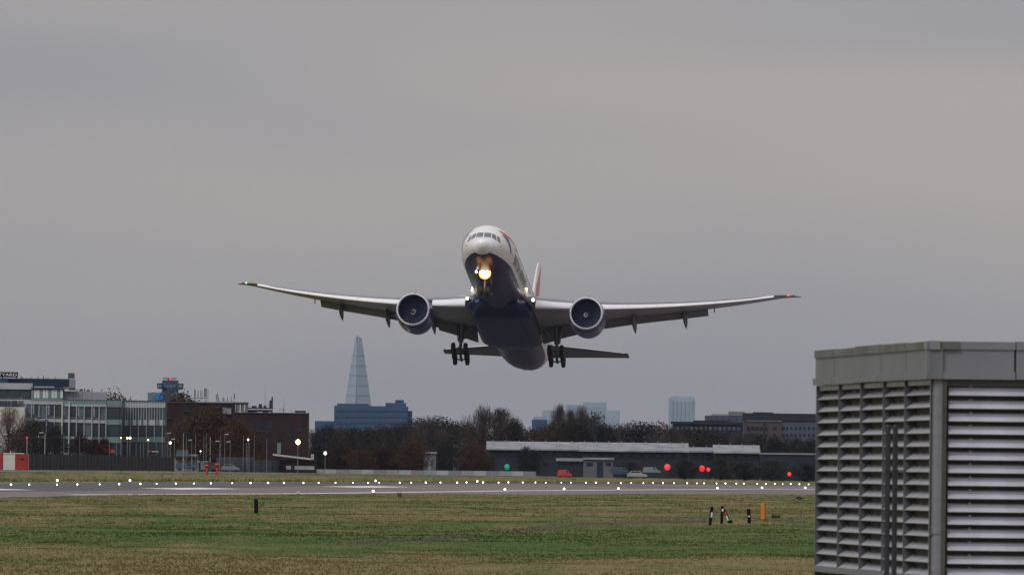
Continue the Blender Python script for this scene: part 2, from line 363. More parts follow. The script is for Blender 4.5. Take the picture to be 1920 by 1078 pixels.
f_bot = pchip([(0,-.74),(.12,-1.05),(.5,-1.42),(1,-1.72),(2,-2.12),(3,-2.38),(5,-2.74),(7,-2.95),(9,-3.06),(11.5,-3.1),(51,-3.1),(55,-2.96),(58,-2.55),(62,-1.80),(66,-.92),(70,.08),(73,.95)])
f_hw = pchip([(0,.03),(.12,.34),(.5,.74),(1,1.1),(2,1.64),(3,2.03),(5,2.58),(7,2.89),(9,3.05),(11.5,3.1),(52,3.1),(57,2.98),(62,2.5),(66,1.85),(70,1.05),(73,.14)])
def ring_at(a, n=56, off=0.0):
    t, bt, w_ = f_top(a), f_bot(a), f_hw(a); c = (t+bt)/2; h = (t-bt)/2
    return [(a, (w_+off)*math.sin(2*math.pi*k/n), c+(h+off)*math.cos(2*math.pi*k/n)) for k in range(n)]
def side_y(a, u, off=0.0):
    t, bt, w_ = f_top(a), f_bot(a), f_hw(a); c = (t+bt)/2; h = (t-bt)/2
    return w_*math.sqrt(max(0, 1-((u-c)/h)**2))+off
def front_a(y, u):                                              # where the nose surface passes through (y, u)
    lo, hi = 0.01, 11.5
    for _ in range(40):
        m_ = (lo+hi)/2; t, bt, w_ = f_top(m_), f_bot(m_), f_hw(m_); c = (t+bt)/2; h = (t-bt)/2
        if (y/w_)**2+((u-c)/h)**2 > 1: lo = m_
        else: hi = m_
    return hi
def livery(name, split):
    m, n, l, bs = new_mat(name); bs.inputs['Specular IOR Level'].default_value = .32; bs.inputs['Roughness'].default_value = .38; bs.inputs['Coat Weight'].default_value = .1; bs.inputs['Coat Roughness'].default_value = .12
    t = n.new('ShaderNodeTexCoord'); s = n.new('ShaderNodeSeparateXYZ'); g = n.new('ShaderNodeMath'); g.operation = 'GREATER_THAN'; g.inputs[1].default_value = split
    z = n.new('ShaderNodeTexNoise'); z.inputs['Scale'].default_value = .8; z.inputs['Detail'].default_value = 6
    r = n.new('ShaderNodeValToRGB'); r.color_ramp.elements[0].color = (.74, .735, .715, 1); r.color_ramp.elements[1].color = (.83, .825, .81, 1)
    x = n.new('ShaderNodeMix'); x.data_type = 'RGBA'; x.inputs['A'].default_value = (.006, .008, .070, 1)
    l.new(t.outputs['Object'], s.inputs[0]); l.new(s.outputs['Z'], g.inputs[0]); l.new(t.outputs['Object'], z.inputs['Vector']); l.new(z.outputs['Fac'], r.inputs['Fac'])
    l.new(r.outputs['Color'], x.inputs['B']); l.new(g.outputs[0], x.inputs['Factor']); l.new(x.outputs['Result'], bs.inputs['Base Color']); return m
M_FUS = livery('fuselage_livery', -1.58)
av = list(np.linspace(1.12, 4, 14))+list(np.linspace(4.3, 12, 16))+list(np.linspace(13, 51, 14))+list(np.linspace(52, 73, 26))
fus = MB().loft([ring_at(a) for a in av]).build('fuselage', M_FUS, plane, True)
MB().loft([ring_at(a, 56, .006) for a in (.0, .03, .07, .12, .2, .3, .42, .56, .72, .9, 1.05, 1.16)]).build('radome', mat('radome_white', (.90, .90, .89), .22, var=.02, coat=.6), plane, True)
MB().loft([ring_at(a, 56, o_) for a, o_ in ((1.15, .003), (1.15, .009), (1.19, .009), (1.19, .003))], caps=False).build('radome_seam', M_WGREY, plane, True)
# cockpit windows: outlines in front view (y lateral towards port is negative), wrapped on the nose
def wrap_front(quad, m, name, off=.012, nu=8, nv=5):
    b = MB(); V = []; (p0, p1, p2_, p3) = [Vector((q[0], q[1], 0)) for q in quad]
    for i in range(nu+1):
        for j in range(nv+1):
            s, t = i/nu, j/nv; q = (p0*(1-s)+p1*s)*(1-t)+(p3*(1-s)+p2_*s)*t
            a = front_a(q.x, q.y); e = 1e-2
            nrm = Vector((-1, -(front_a(q.x+e, q.y)-front_a(q.x-e, q.y))/(2*e)*-1, (front_a(q.x, q.y+e)-front_a(q.x, q.y-e))/(2*e)))
            nrm = Vector((-1, (front_a(q.x+e, q.y)-front_a(q.x-e, q.y))/(2*e), (front_a(q.x, q.y+e)-front_a(q.x, q.y-e))/(2*e))).normalized()
            V.append(Vector((a, q.x, q.y))+nrm*off)
    b.add(V, [(i*(nv+1)+j, (i+1)*(nv+1)+j, (i+1)*(nv+1)+j+1, i*(nv+1)+j+1) for i in range(nu) for j in range(nv)])
    return b.build(name, m, fus.parent, True)
for sgn in (-1, 1):
    for quad in ([(.05, .20), (.86, .22), (.76, .92), (.06, .94)], [(.95, .18), (1.46, -.06), (1.30, .72), (.85, .90)], [(1.54, -.10), (1.86, -.22), (1.72, .52), (1.40, .68)]):
        wrap_front([(sgn*q[0], q[1]+.08) for q in quad], M_GLASSD, 'cockpit_window')
def wrap_side(poly_rows, sgn, m, name, off=.014):               # rows of (a, u) points
    b = MB(); nn = len(poly_rows[0]); V = [(a, sgn*side_y(a, u, off), u) for r in poly_rows for a, u in r]
    b.add(V, [(i*nn+j, i*nn+j+1, (i+1)*nn+j+1, (i+1)*nn+j) for i in range(len(poly_rows)-1) for j in range(nn-1)])
    return b.build(name, m, plane)
for sgn in (-1, 1):
    T = np.linspace(0, 1, 18)
    rows_ = [[(4.4+6.6*t+.15*k, (1.78-.25*t-.42*t*t)*(1-k)+k*(1.12+.02*t-.30*t*t+.0)) for t in T] for k in np.linspace(0, 1, 6)]
    wrap_side(rows_, sgn, M_RED, 'ribbon_emblem')
    rows_ = [[(4.0+2.0*t+k*(1.4*(1-t)+.25), 1.15-1.75*t+.05*k) for t in T] for k in np.linspace(0, 1, 6)]
    wrap_side(rows_, sgn, M_BLUE, 'ribbon_emblem')
    # cabin windows, one strip of small panes each side
    b = MB()
    for k in range(96):
        a = 8.6+k*.555
        if 20.2 < a < 21.6 or 36.5 < a < 37.6 or 48 < a < 49.2: continue
        V = [(a+dx, sgn*side_y(a, .55+dz, .012), .55+dz) for dx, dz in ((-.13,-.2),(.13,-.2),(.15,0),(.13,.2),(-.13,.2),(-.15,0))]
        b.add(V, [tuple(range(6))])
    tag(b.build('cabin_window', M_GLASSD, plane), kind='stuff')
    # passenger doors as thin outlines
    for a in (7.4, 20.9, 37.0, 48.6, 60.2):
        for q in (-.55, .55):
            wrap_side([[(a+q-.02, u) for u in np.linspace(-.75, 1.25, 9)], [(a+q+.02, u) for u in np.linspace(-.75, 1.25, 9)]], sgn, M_WGREY, 'door_outline')
    # title lettering
    import bmesh
    tm = text_mesh('BRITISH AIRWAYS', 1.55); bm = bmesh.new(); bm.from_mesh(tm)
    for zc in np.arange(.1, 1.3, .12):
        bmesh.ops.bisect_plane(bm, geom=bm.verts[:]+bm.edges[:]+bm.faces[:], plane_co=(0, zc, 0), plane_no=(0, 1, 0))
    wd = max(v.co.x for v in bm.verts)
    for v in bm.verts:
        x, z = v.co.x*1.12, v.co.y; a = 8.3+x if sgn < 0 else 8.3+wd*1.12-x; u = -1.18+z*1.02
        v.co = (a, sgn*side_y(a, u, .016), u)
    bm.to_mesh(tm); bm.free(); tm.materials.append(M_TEXT); link('title_lettering', tm, plane)
# belly fairing
rings = []
for t in np.linspace(0, 1, 22):
    a = 21.8+t*24.2; e = min(1, t/.2, (1-t)/.2); e = e*e*(3-2*e)
    hwid = 2.2+1.42*e; bot = -2.95-.68*e; topu = -.7-1.3*(1-e)
    c = (topu+bot)/2; hh = (topu-bot)/2; ex = .55
    rings.append([(a, hwid*math.copysign(abs(math.sin(q))**ex, math.sin(q)), c+hh*math.copysign(abs(math.cos(q))**ex, math.cos(q))) for q in [2*math.pi*k/40 for k in range(40)]])
fair = MB().loft(rings).build('belly_fairing', M_NAVY, plane, True)
for sgn in (-1, 1):                                             # air inlets in the fairing nose
    MB().sphere((24.6, sgn*1.75, -3.05), .45, sq=(1.4, .8, .42)).build('air_inlet', M_BLACKR, fair, True)
# wings
WT = [(2.2, 23.9, 14.6, -1.98, .135, 2.2), (3.3, 24.7, 13.8, -1.86, .135, 2.0), (6.5, 26.85, 11.0, None, .125, 1.6), (10.2, 29.3, 8.6, None, .11, 1.0), (16, 33.15, 6.3, None, .10, .3),
      (22, 37.15, 4.5, None, .098, -.6), (27, 40.45, 3.2, None, .095, -1.6), (30, 42.5, 2.3, None, .09, -2.2), (31.2, 44.1, 1.5, None, .09, -2.4), (32.0, 45.5, .85, None, .09, -2.4), (32.4, 46.4, .35, None, .1, -2.4)]
def w_u(p): q = max(0, p-3.3); return -1.86+.112*q+2.75*(q/29.1)**2.1
W_le = pchip([(r[0], r[1]) for r in WT]); W_ch = pchip([(r[0], r[2]) for r in WT]); W_tc = pchip([(r[0], r[4]) for r in WT]); W_tw = pchip([(r[0], r[5]) for r in WT])
def naca(x, tc): return 5*tc*(.2969*math.sqrt(max(x, 0))-.126*x-.3516*x*x+.2843*x**3-.1015*x**4)
XS = [1, .93, .85, .75, .62, .5, .38, .27, .18, .11, .06, .03, .012, 0]
def camber(x): return .018*math.sin(math.pi*x**.8)
def wpt(p, sgn, x, zc, drop=0, shift=0, rot=0, piv=.25):        # point of the section at span p, chordwise x (0..1), thickness zc
    c, tw = W_ch(p), math.radians(W_tw(p)); dx, dz = (x-.25)*c, zc*c
    X = .25*c+dx*math.cos(tw)+dz*math.sin(tw); Z = -dx*math.sin(tw)+dz*math.cos(tw)
    return (W_le(p)+X, sgn*p, w_u(p)+Z)
def wing_ring(p, sgn):
    t = W_tc(p); up = [(x, camber(x)+naca(x, t)) for x in XS]; lo = [(x, camber(x)*.6-naca(x, t)*.85) for x in XS[::-1][1:]]
    return [wpt(p, sgn, x, z) for x, z in up+lo]
def slat_ring(p, sgn):
    t = W_tc(p); c = W_ch(p); k = min(.17, 1.5/c)
    pts = [(x*k, camber(x*k)+naca(x*k, t)) for x in (1, .7, .45, .25, .1, .03, 0)]+[(x*k, camber(x*k)-naca(x*k, t)*.85) for x in (.04, .15, .3)]+[(.5*k, .2*naca(.5*k, t)), (.8*k, .75*naca(.8*k, t))]
    an = math.radians(24); out_ = []
    for x, z in pts:
        dx, dz = x-k, z-naca(k, t); X = k+dx*math.cos(an)-dz*math.sin(an)*-1*-1; X = k+dx*math.cos(an)+dz*math.sin(an)*-1; Z = naca(k, t)+dx*math.sin(an)+dz*math.cos(an)
        out_.append(wpt(p, sgn, X-.55*k, Z-.16*k))
    return out_
def flap_ring(p, sgn, defl, ch=.16):
    c = W_ch(p); an = math.radians(defl); pts = [(x, naca(x, .13)) for x in (1, .8, .55, .3, .12, .03, 0)]+[(x, -naca(x, .13)*.6) for x in (.03, .12, .3, .55, .8)]
    out_ = []
    for x, z in pts:
        X = x*math.cos(an)+z*math.sin(an); Z = -x*math.sin(an)+z*math.cos(an)
        out_.append(wpt(p, sgn, .885+X*(ch+.06)*max(1, 1.1/(ch*c)), -.020+Z*(ch+.06)*max(1, 1.1/(ch*c))))
    return out_
for sgn in (-1, 1):
    wing = MB().loft([wing_ring(p, sgn) for p in (2.2, 3.3, 5, 6.5, 8.4, 10.2, 13, 16, 19, 22, 25, 27.5, 30, 30.7, 31.2, 31.7, 32.1, 32.4)]).build('wing', M_WGREY, plane, True)
    for p0, p1 in ((4.0, 8.0), (10.9, 13.98), (14.0, 17.08), (17.1, 20.18), (20.2, 23.28), (23.3, 26.28), (26.3, 29.6)):
        MB().loft([slat_ring(p, sgn) for p in np.linspace(p0, p1, 5)]).build('slat', M_SLAT, wing, True)
    for p0, p1, d in ((3.7, 8.2, 20), (8.25, 10.6, 12), (10.65, 22.2, 19)):
        MB().loft([flap_ring(p, sgn, d, .17) for p in np.linspace(p0, p1, 7)]).build('flap', M_DGREY, wing, True)
    for p_, ln, dp in ((8.7, 5.4, .62), (14.1, 4.6, .55), (19.7, 3.9, .46)):
        rings = []
        for t in np.linspace(0, 1, 12):
            r_ = math.sin(math.pi*min(.985, max(.015, t))**.85)**.6
            xx = W_le(p_)+W_ch(p_)*.62+ln*t; zc = w_u(p_)-.35-W_ch(p_)*.01-.9*t*t-.15
            rings.append([(xx, sgn*p_+.27*r_*math.sin(q), zc+dp*r_*math.cos(q)) for q in [2*math.pi*k/12 for k in range(12)]])
        MB().loft(rings).build('flap_track_fairing', M_DGREY, wing, True)
    x, y, z = wpt(22.9, sgn, 1, 0); MB().tube((x-.2, y, z), (x+.1, y, z-.45), .06).build('static_mast', M_DGREY, wing)
    x, y, z = wpt(31.1, sgn, .02, 0); MB().sphere((x-.06, y, z), .11, sq=(1.3, 1, .9)).build('navigation_light', M_NAVG if sgn > 0 else M_NAVR, wing, True)
    x, y, z = wpt(31.6, sgn, .6, .07); MB().box((x-.5, y-.1, z), (x+.3, y+.1, z+.04)).build('tip_fence', M_DGREY, wing)
    # wing root landing light
    x, y, z = wpt(3.75, sgn, .0, 0); lr = MB().tube((x-.52, y, z-.05), (x-.1, y, z-.05), .24, .3, 16).build('landing_light', M_DGREY, wing, True)
    MB().tube((x-.55, y, z-.05), (x-.525, y, z-.05), .17, .17, 16).build('landing_light_lens', M_LAMPW, wing)
    # root fillet fairing in white
    MB().loft([[(23.2+t*4.4, sgn*(2.75+.75*math.sin(math.pi*min(1, t*.9+.05))*math.sin(q)), -1.25+.42*math.sin(math.pi*min(1, t*.8+.1))*math.cos(q)) for q in [2*math.pi*k/14 for k in range(14)]] for t in np.linspace(0, 1, 9)]).build('wing_root_fillet', M_WHITE, wing, True)
    for yy, zz_ in ((3.12, -.78), (3.17, -1.08)):
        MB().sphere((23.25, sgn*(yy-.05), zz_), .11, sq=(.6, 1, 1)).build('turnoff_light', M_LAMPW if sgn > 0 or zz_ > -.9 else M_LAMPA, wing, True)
    # engine
    ex, ey, ez = 21.9, sgn*9.82-.22, -3.68; axis = Vector((1, -sgn*.022, -.02))
    nac = MB().revolve((ex, ey, ez), axis, [(.12, 1.817), (.22, 1.890), (.6, 1.995), (1.2, 2.069), (2.0, 2.01), (3.0, 2.090), (4.0, 1.974), (5.0, 1.785), (5.6, 1.638), (5.55, 1.575), (4.6, 1.522), (4.0, 1.365)], 44).build('engine_nacelle', M_NACN, plane, True)
    lip = [(.20, 1.664), (.10, 1.680), (.03, 1.717), (0, 1.764), (.02, 1.811), (.07, 1.853), (.145, 1.874), (.23, 1.898)]
    MB().revolve((ex, ey, ez), axis, lip, 44).build('inlet_lip', M_LIP, nac, True)
    MB().revolve((ex, ey, ez), axis, [(.19, 1.661), (.5, 1.680), (1.0, 1.717), (1.75, 1.732)], 44).build('inlet_duct', M_DUCT, nac, True)
    MB().revolve((ex, ey, ez), axis, [(1.75, 1.743), (1.74, .02)], 36, False).build('fan_disc', M_BLACKR, nac)
    fb = MB(); o_ = Vector((ex, ey, ez)); a1 = axis.normalized(); e1 = a1.orthogonal().normalized(); e2 = a1.cross(e1)
    for k in range(22):
        row = []
        for i, r_ in enumerate(np.linspace(.38, 1.63, 6)):
            th = 2*math.pi*k/22+.32*(r_/1.63)**2; pit = math.radians(28+34*(r_/1.63)); ch = .30+.12*r_
            rad = e1*math.cos(th)+e2*math.sin(th); tan = -e1*math.sin(th)+e2*math.cos(th)
            cdir = a1*math.cos(pit)+tan*math.sin(pit); c_ = o_+a1*1.42+rad*r_
            row.append((c_-cdir*ch*.5, c_+cdir*ch*.5))
        V = [p for r2 in row for p in r2]; fb.add(V, [(2*i, 2*i+1, 2*i+3, 2*i+2) for i in range(5)])
    tag(fb.build('fan_blade', M_FAN, nac, True), kind='stuff')
    MB().revolve((ex, ey, ez), axis, [(.78, .015), (.86, .10), (1.0, .2), (1.2, .31), (1.45, .40)], 20, True).build('spinner', mat('spinner_grey', (.10, .11, .13), .35, var=.05), nac, True)
    sw = MB(); prev = None
    for q in np.linspace(0, 1, 14):
        r_ = .06+.30*q; dd = float(np.interp(r_, [.0, .1, .2, .31, .40], [.77, .86, 1.0, 1.2, 1.45]))-.03; th = q*4.6+(.4 if sgn > 0 else 2.1)
        pt = o_+a1*dd+(e1*math.cos(th)+e2*math.sin(th))*r_
        if prev is not None: sw.tube(prev, pt, .035, .035, 6)
        prev = pt
    sw.build('spinner_swirl', M_WHITE, nac)
    MB().revolve((ex, ey, ez), axis, [(4.6, 1.05), (6.2, .9), (7.0, .62), (8.0, .1)], 24, True).build('exhaust_cone', M_GEAR, nac, True)
    rings = []
    for t in np.linspace(0, 1, 8):
        xx = ex+1.6+t*9.0; top_ = -1.25+t*.1+.28*min(1, t*3) if t < .55 else w_u(9.6)-.1; hb = ez+1.85-.2*t; top_ = max(top_, hb+.35)
        wd_ = .24*math.sin(math.pi*min(.97, t*.9+.06))
        rings.append([(xx, ey-wd_, hb), (xx, ey+wd_, hb), (xx, ey+wd_*.8, top_-.1), (xx, ey, top_), (xx, ey-wd_*.8, top_-.1)])
    MB().loft(rings).build('engine_pylon', M_WGREY, nac, True)
    # tailplane
    ST = [(1.0, 62.6, 7.4, 1.5), (2.5, 63.7, 6.6, 1.6), (6, 66.35, 4.75, 1.85), (9.6, 69.1, 2.9, 2.08), (10.4, 69.75, 2.5, 2.13), (10.76, 70.1, 2.15, 2.15)]
    rg = []
    for p_, le, c, u in ST:
        t = .075; pts = [(x, naca(x, t)) for x in XS]+[(x, -naca(x, t)) for x in XS[::-1][1:]]
        rg.append([(le+x*c, sgn*p_, u+z*c-(x-.3)*c*.02) for x, z in pts])
    MB().loft(rg).build('tailplane', M_DGREY, plane, True)
    MB().loft([[(le+x*.05*c-.02, sgn*p_, u+(naca(x*.05, .085) if k else -naca(x*.05, .085))*c) for k, x in ((1, 1), (1, .5), (1, .15), (1, 0), (0, .05), (0, .1))] for p_, le, c, u in ST[1:5]]).build('tailplane_leading_edge', M_SLAT, plane, True)
    # main gear
    gx, gy, gzz = 37.1, sgn*5.49, -5.45
    gear = MB().tube((gx-.35, gy-sgn*.1, -2.1), (gx-.1, gy, -4.1), .33, .30, 12).tube((gx-.1, gy, -4.05), (gx, gy, gzz+.05), .19, .19, 12).build('main_landing_gear', M_GEAR, plane, True)
    MB().tube((gx-.1, gy, -3.9), (gx-.8, gy-sgn*2.6, -2.5), .085).build('side_brace', M_GEAR, gear)
    MB().tube((gx-.1, gy, -4.0), (gx-2.1, gy-sgn*1.6, -2.6), .075).build('drag_brace', M_GEAR, gear)
    MB().tube((gx+.35, gy, -3.6), (gx+.42, gy, -4.4), .05).tube((gx+.42, gy, -4.4), (gx+.1, gy, -5.2), .05).build('torque_link', M_GEAR, gear)
    MB().obox((gx-.15, gy+sgn*.42, -3.05), (.55, 0, -.1), (0, .03, 0), (.08, .1*sgn, .85)).build('gear_door', M_DGREY, gear)
    tl = math.radians(13); tv = Vector((math.cos(tl), 0, -math.sin(tl)))
    c0 = Vector((gx, gy, gzz)); MB().obox(c0, tv*1.75, (0, .14, 0), (.03, 0, .13)).build('bogie_beam', M_GEAR, gear)
    for ax3 in (-1.47, 0, 1.47):
        cc = c0+tv*ax3; MB().tube(cc-Vector((0, .75, 0)), cc+Vector((0, .75, 0)), .09).build('axle', M_GEAR, gear)
        for ss in (-1, 1):
            wb = MB().revolve(cc+Vector((0, ss*.70-.27, 0)), (0, 1, 0), [(.06, .3), (.04, .5), (.07, .6), (.17, .665), (.37, .665), (.47, .6), (.50, .5), (.48, .3)], 22, True)
            wb.build('wheel', M_BLACKR, gear, True)
# fin
m, n, l, bs = new_mat('fin_flag'); bs.inputs['Roughness'].default_value = .3
t = n.new('ShaderNodeTexCoord'); s = n.new('ShaderNodeSeparateXYZ'); l.new(t.outputs['Object'], s.inputs[0])
def mth(op, a, b_=None, c_=None):
    q = n.new('ShaderNodeMath'); q.operation = op
    for i, v in enumerate((a, b_, c_)):
        if v is None: continue
        if isinstance(v, (int, float)): q.inputs[i].default_value = v
        else: l.new(v, q.inputs[i])
    return q.outputs[0]
wav = mth('MULTIPLY', mth('SINE', mth('MULTIPLY', s.outputs['Z'], .9)), .5)
d1 = mth('ADD', mth('SUBTRACT', mth('SUBTRACT', s.outputs['X'], 58.0), mth('MULTIPLY', mth('SUBTRACT', s.outputs['Z'], 2.6), 1.02)), wav)   # distance behind the leading edge
rmp = n.new('ShaderNodeValToRGB'); rmp.color_ramp.interpolation = 'CONSTANT'; e = rmp.color_ramp.elements
e[0].position = 0; e[0].color = (.76, .76, .76, 1); e[1].position = .16; e[1].color = (.55, .03, .04, 1)
for p_, c_ in ((.48, (.76, .76, .76, 1)), (.58, (.02, .03, .13, 1)), (.9, (.76, .76, .76, 1))): q = e.new(p_); q.color = c_
l.new(mth('DIVIDE', d1, 9.0), rmp.inputs['Fac']); l.new(rmp.outputs['Color'], bs.inputs['Base Color'])
rg = []
for u, le, c in ((2.3, 57.4, 12.6), (4, 59.9, 10.9), (8, 64.0, 7.6), (11.6, 67.6, 4.6), (12.2, 68.35, 3.9), (12.5, 69.2, 2.6)):
    pts = [(x, naca(x, .09)) for x in XS]+[(x, -naca(x, .09)) for x in XS[::-1][1:]]
    rg.append([(le+x*c, z*c, u) for x, z in pts])
MB().loft(rg).build('tail_fin', m, plane, True)
# nose gear with lamps
ng = MB().tube((5.9, 0, -2.3), (5.75, 0, -4.55), .13, .12, 12).tube((5.75, 0, -4.5), (5.75, 0, -5.0), .09, .09, 10).build('nose_landing_gear', M_GEAR, plane, True)
MB().tube((5.75, -.45, -5.0), (5.75, .45, -5.0), .07).build('axle', M_GEAR, ng)
MB().tube((5.8, 0, -4.2), (7.4, 0, -2.7), .07).build('drag_brace', M_GEAR, ng)
for ss in (-1, 1):
    MB().revolve((5.75, ss*.38-.2, -5.0), (0, 1, 0), [(.04, .25), (.03, .4), (.06, .48), (.13, .54), (.27, .54), (.34, .48), (.37, .4), (.36, .25)], 20, True).build('wheel', M_BLACKR, ng, True)
    MB().obox((6.9, ss*.62, -3.3), (1.3, 0, -.05), (0, .02, 0), (.02, .10*ss, .55)).build('gear_door', M_NAVY, ng)
for yy, u, r_ in ((-.28, -3.0, .25), (.28, -3.0, .25), (-.2, -3.34, .22), (.2, -3.34, .22), (-.18, -2.68, .21), (.18, -2.68, .21), (0, -3.02, .28)):
    MB().tube((5.2, yy, u), (5.5, yy, u), r_+.03, r_*.6, 16).build('lamp_housing', M_GEAR, ng, True)
    MB().revolve((5.2, yy, u), (-1, 0, 0), [(.005, r_*1.08), (.05, r_*.86), (.08, r_*.5), (.09, .01)], 16, True).build('taxi_lamp', M_LAMPN, ng, True)
MB().revolve((5.3, 0, -3.02), (-1, 0, 0), [(-.05, .68), (.0, .64), (.01, .50), (-.05, .46)], 28).build('lamp_glow_ring', M_LAMPA, ng, True)  # added glowing ring that imitates the amber glow around the lamps
MB().sphere((5.4, .98, -2.86), .12, sq=(.6, 1, 1.4)).build('turnoff_lamp', M_LAMPW, ng, True)
for yy, u, en in ((0, -3.7, 40), (-1.4, -4.3, 75), (1.4, -4.3, 75)):
    li = bpy.data.lights.new('lamp_beam', 'POINT'); li.energy = en; li.color = (1, .45, .12); li.shadow_soft_size = .8
    lo_ = bpy.data.objects.new('lamp_beam', li); COL.objects.link(lo_); lo_.parent = plane; lo_.location = (4.75, yy, u)
# bright reflection streaks along the belly, drawn as thin grey strips
for y_, a0, a1 in ((-.7, 46.5, 61), (1.2, 47, 60), (-1.9, 24.5, 40), (.0, 3, 20), (1.3, 9, 21)):
    pr = []
    for a in np.linspace(a0, a1, 14):
        a = float(a); in_f = 24 < a0 < 41
        zf = -3.645 if in_f else (f_top(a)+f_bot(a))/2-(f_top(a)-f_bot(a))/2*math.sqrt(max(0, 1-(y_/f_hw(a))**2))-.006
        pr.append([(a, y_-.022, zf), (a, y_+.022, zf)])
    MB().loft(pr, caps=False, closed=False).build('belly_glint_strip', M_DGREY, plane)
# small fittings
for a, u in ((14, -3.25), (30, 3.25), (18, 3.25)):
    MB().loft([[(a+dx*k, -.03, u*1.0-.18*k*(1 if u < 0 else -1)) for dx in (0, .5)]+[(a+dx*k, .03, u-.18*k*(1 if u < 0 else -1)) for dx in (.5, 0)] for k in (1, .5)]).build('antenna', M_WHITE, plane)
for sgn in (-1, 1):
    MB().tube((2.6, sgn*1.86, -.55), (2.2, sgn*2.0, -.55), .03).build('pitot_probe', M_GEAR, plane)
for a, y_ in ((61.5, .35), (61.5, -.4), (59.5, 1.5), (60, 2.1)):
    zb = (f_top(a)+f_bot(a))/2-(f_top(a)-f_bot(a))/2*math.sqrt(max(0, 1-(y_/f_hw(a))**2))
    MB().sphere((a, y_, zb-.05), .07).build('drain_mast', M_WHITE, plane)
# ------------------------------------------------------------------ louvred equipment building, near right
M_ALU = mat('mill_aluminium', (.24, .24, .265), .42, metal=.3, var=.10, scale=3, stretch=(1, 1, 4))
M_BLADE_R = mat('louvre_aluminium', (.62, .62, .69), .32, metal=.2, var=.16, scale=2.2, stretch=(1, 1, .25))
M_BLADE_L = mat('grey_louvre', (.28, .285, .30), .45, metal=.2, scale=5, col2=(.46, .47, .495))  # darker mottled grey for the left-face blades
M_FASC = mat('grey_fascia', (.160, .166, .180), .5, metal=.2, scale=1.2, col2=(.205, .212, .228), stretch=(3, 3, .4))  # darker streaky grey, used on the left face
M_FASCR = mat('pale_fascia', (.235, .238, .275), .42, metal=.3, var=.06, scale=1.5)  # paler, bluer grey, used on the right face
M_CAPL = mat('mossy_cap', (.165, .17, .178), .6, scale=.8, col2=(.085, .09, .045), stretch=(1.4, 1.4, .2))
M_DARK = mat('louvre_backing', (.075, .068, .062), .8, var=.3, scale=3)
M_FIN = mat('mullion_grey', (.11, .11, .125), .5, metal=.2, var=.08, scale=3)
M_BASE = mat('plinth_dark', (.03, .03, .03), .8, var=.3, scale=3)
shed = empty('louvred_building', (4.65, 180.0, 0))
tag(shed, 'flat-roofed grey equipment building with horizontal metal louvres on two faces', 'building')
dl = Vector((-.95, 17.0, 0)).normalized(); dr = Vector((dl.y, -dl.x, 0)); on_l = Vector((-dl.y, dl.x, 0)); on_r = -dl  # outward normals
Zz = Vector((0, 0, 1)); GB = -.5
def sh(t, n_, z, side):                                         # point: along the face, outward, height (local to the building origin)
    return (dl*t+on_l*n_ if side == 'L' else dr*t+on_r*n_)+Zz*z
def shbox(b, t0, t1, n0, n1, z0, z1, side):
    d, on = (dl, on_l) if side == 'L' else (dr, on_r)
    c = sh((t0+t1)/2, (n0+n1)/2, (z0+z1)/2, side); return b.obox(c, d*((t1-t0)/2), on*((n1-n0)/2), Zz*((z1-z0)/2))
LB = [.0, 3.61, 6.70, 10.05, 13.4, 16.95]; RLEN = 9.0
ZT, Z_C0, Z_T1, Z_T0 = 3.205, 3.118, 2.872, 2.788                # cap top, cap bottom, trim top, trim bottom
core = MB(); V = [dl*.25+dr*.25, dl*16.8+dr*.25, dl*16.8+dr*(RLEN-.2), dl*.25+dr*(RLEN-.2)]
core.loft([[v+Zz*(GB-.2) for v in V], [v+Zz*(Z_T0+.2) for v in V]]).build('inner_wall', M_DARK, shed)
# fascia, trim and roof cap (two sheets per face with open joints)
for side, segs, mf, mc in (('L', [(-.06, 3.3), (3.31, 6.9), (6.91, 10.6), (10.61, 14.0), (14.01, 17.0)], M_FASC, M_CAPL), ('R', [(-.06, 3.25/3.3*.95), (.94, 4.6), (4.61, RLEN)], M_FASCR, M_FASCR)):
    for k, (a, c) in enumerate(segs):
        if side == 'R' and k == 0: c = .93
        bo = .003*((k*7) % 3)
        shbox(MB(), a, c-.012, -.12, .012+bo, Z_T1, Z_C0, side).build('fascia_panel', mf, shed)
        shbox(MB(), a-.0, c, -.12, .045+bo, Z_T0+bo, Z_T1, side).build('trim_strip', mf, shed)
        shbox(MB(), a-.0, c, -.3, .030+bo, Z_C0, ZT+bo*2, side).build('roof_cap', mc, shed)
V = [dl*.1+dr*.1, dl*16.9+dr*.1, dl*16.9+dr*(RLEN-.05), dl*.1+dr*(RLEN-.05)]
MB().loft([[v+Zz*3.1 for v in V], [v+Zz*3.16 for v in V]]).build('roof_deck', M_FASC, shed)
MB().obox(sh(-.03, -.03, (ZT+Z_C0)/2, 'L'), dl*.06, on_l*.06, Zz*((ZT-Z_C0)/2+.004)).build('roof_cap_corner', M_FASCR, shed)
# perforated closure strip under the trim
for i in range(5):
    shbox(MB(), LB[i]+.1, LB[i+1]-.04, -.085, -.03, Z_T0-.06, Z_T0-.004, 'L').build('closure_strip', M_BLADE_L, shed)
for i in range(5): shbox(MB(), LB[i]-.02, LB[i+1]-.028, -.17, -.126, GB-.1, Z_T0, 'L').build('backing_panel', M_DARK, shed)
shbox(MB(), .15, RLEN-.05, -.17, -.126, GB-.1, Z_T0, 'R').build('backing_panel', M_DARK, shed)
MB().obox(sh(16.99, -1.2, 1.15, 'L'), dl*.015, on_l*1.14, Zz*1.63).build('end_wall', M_FASC, shed)
shbox(MB(), .175, RLEN-.15, -.12, -.055, 2.712, Z_T0-.003, 'R').build('closure_strip', M_FIN, shed)
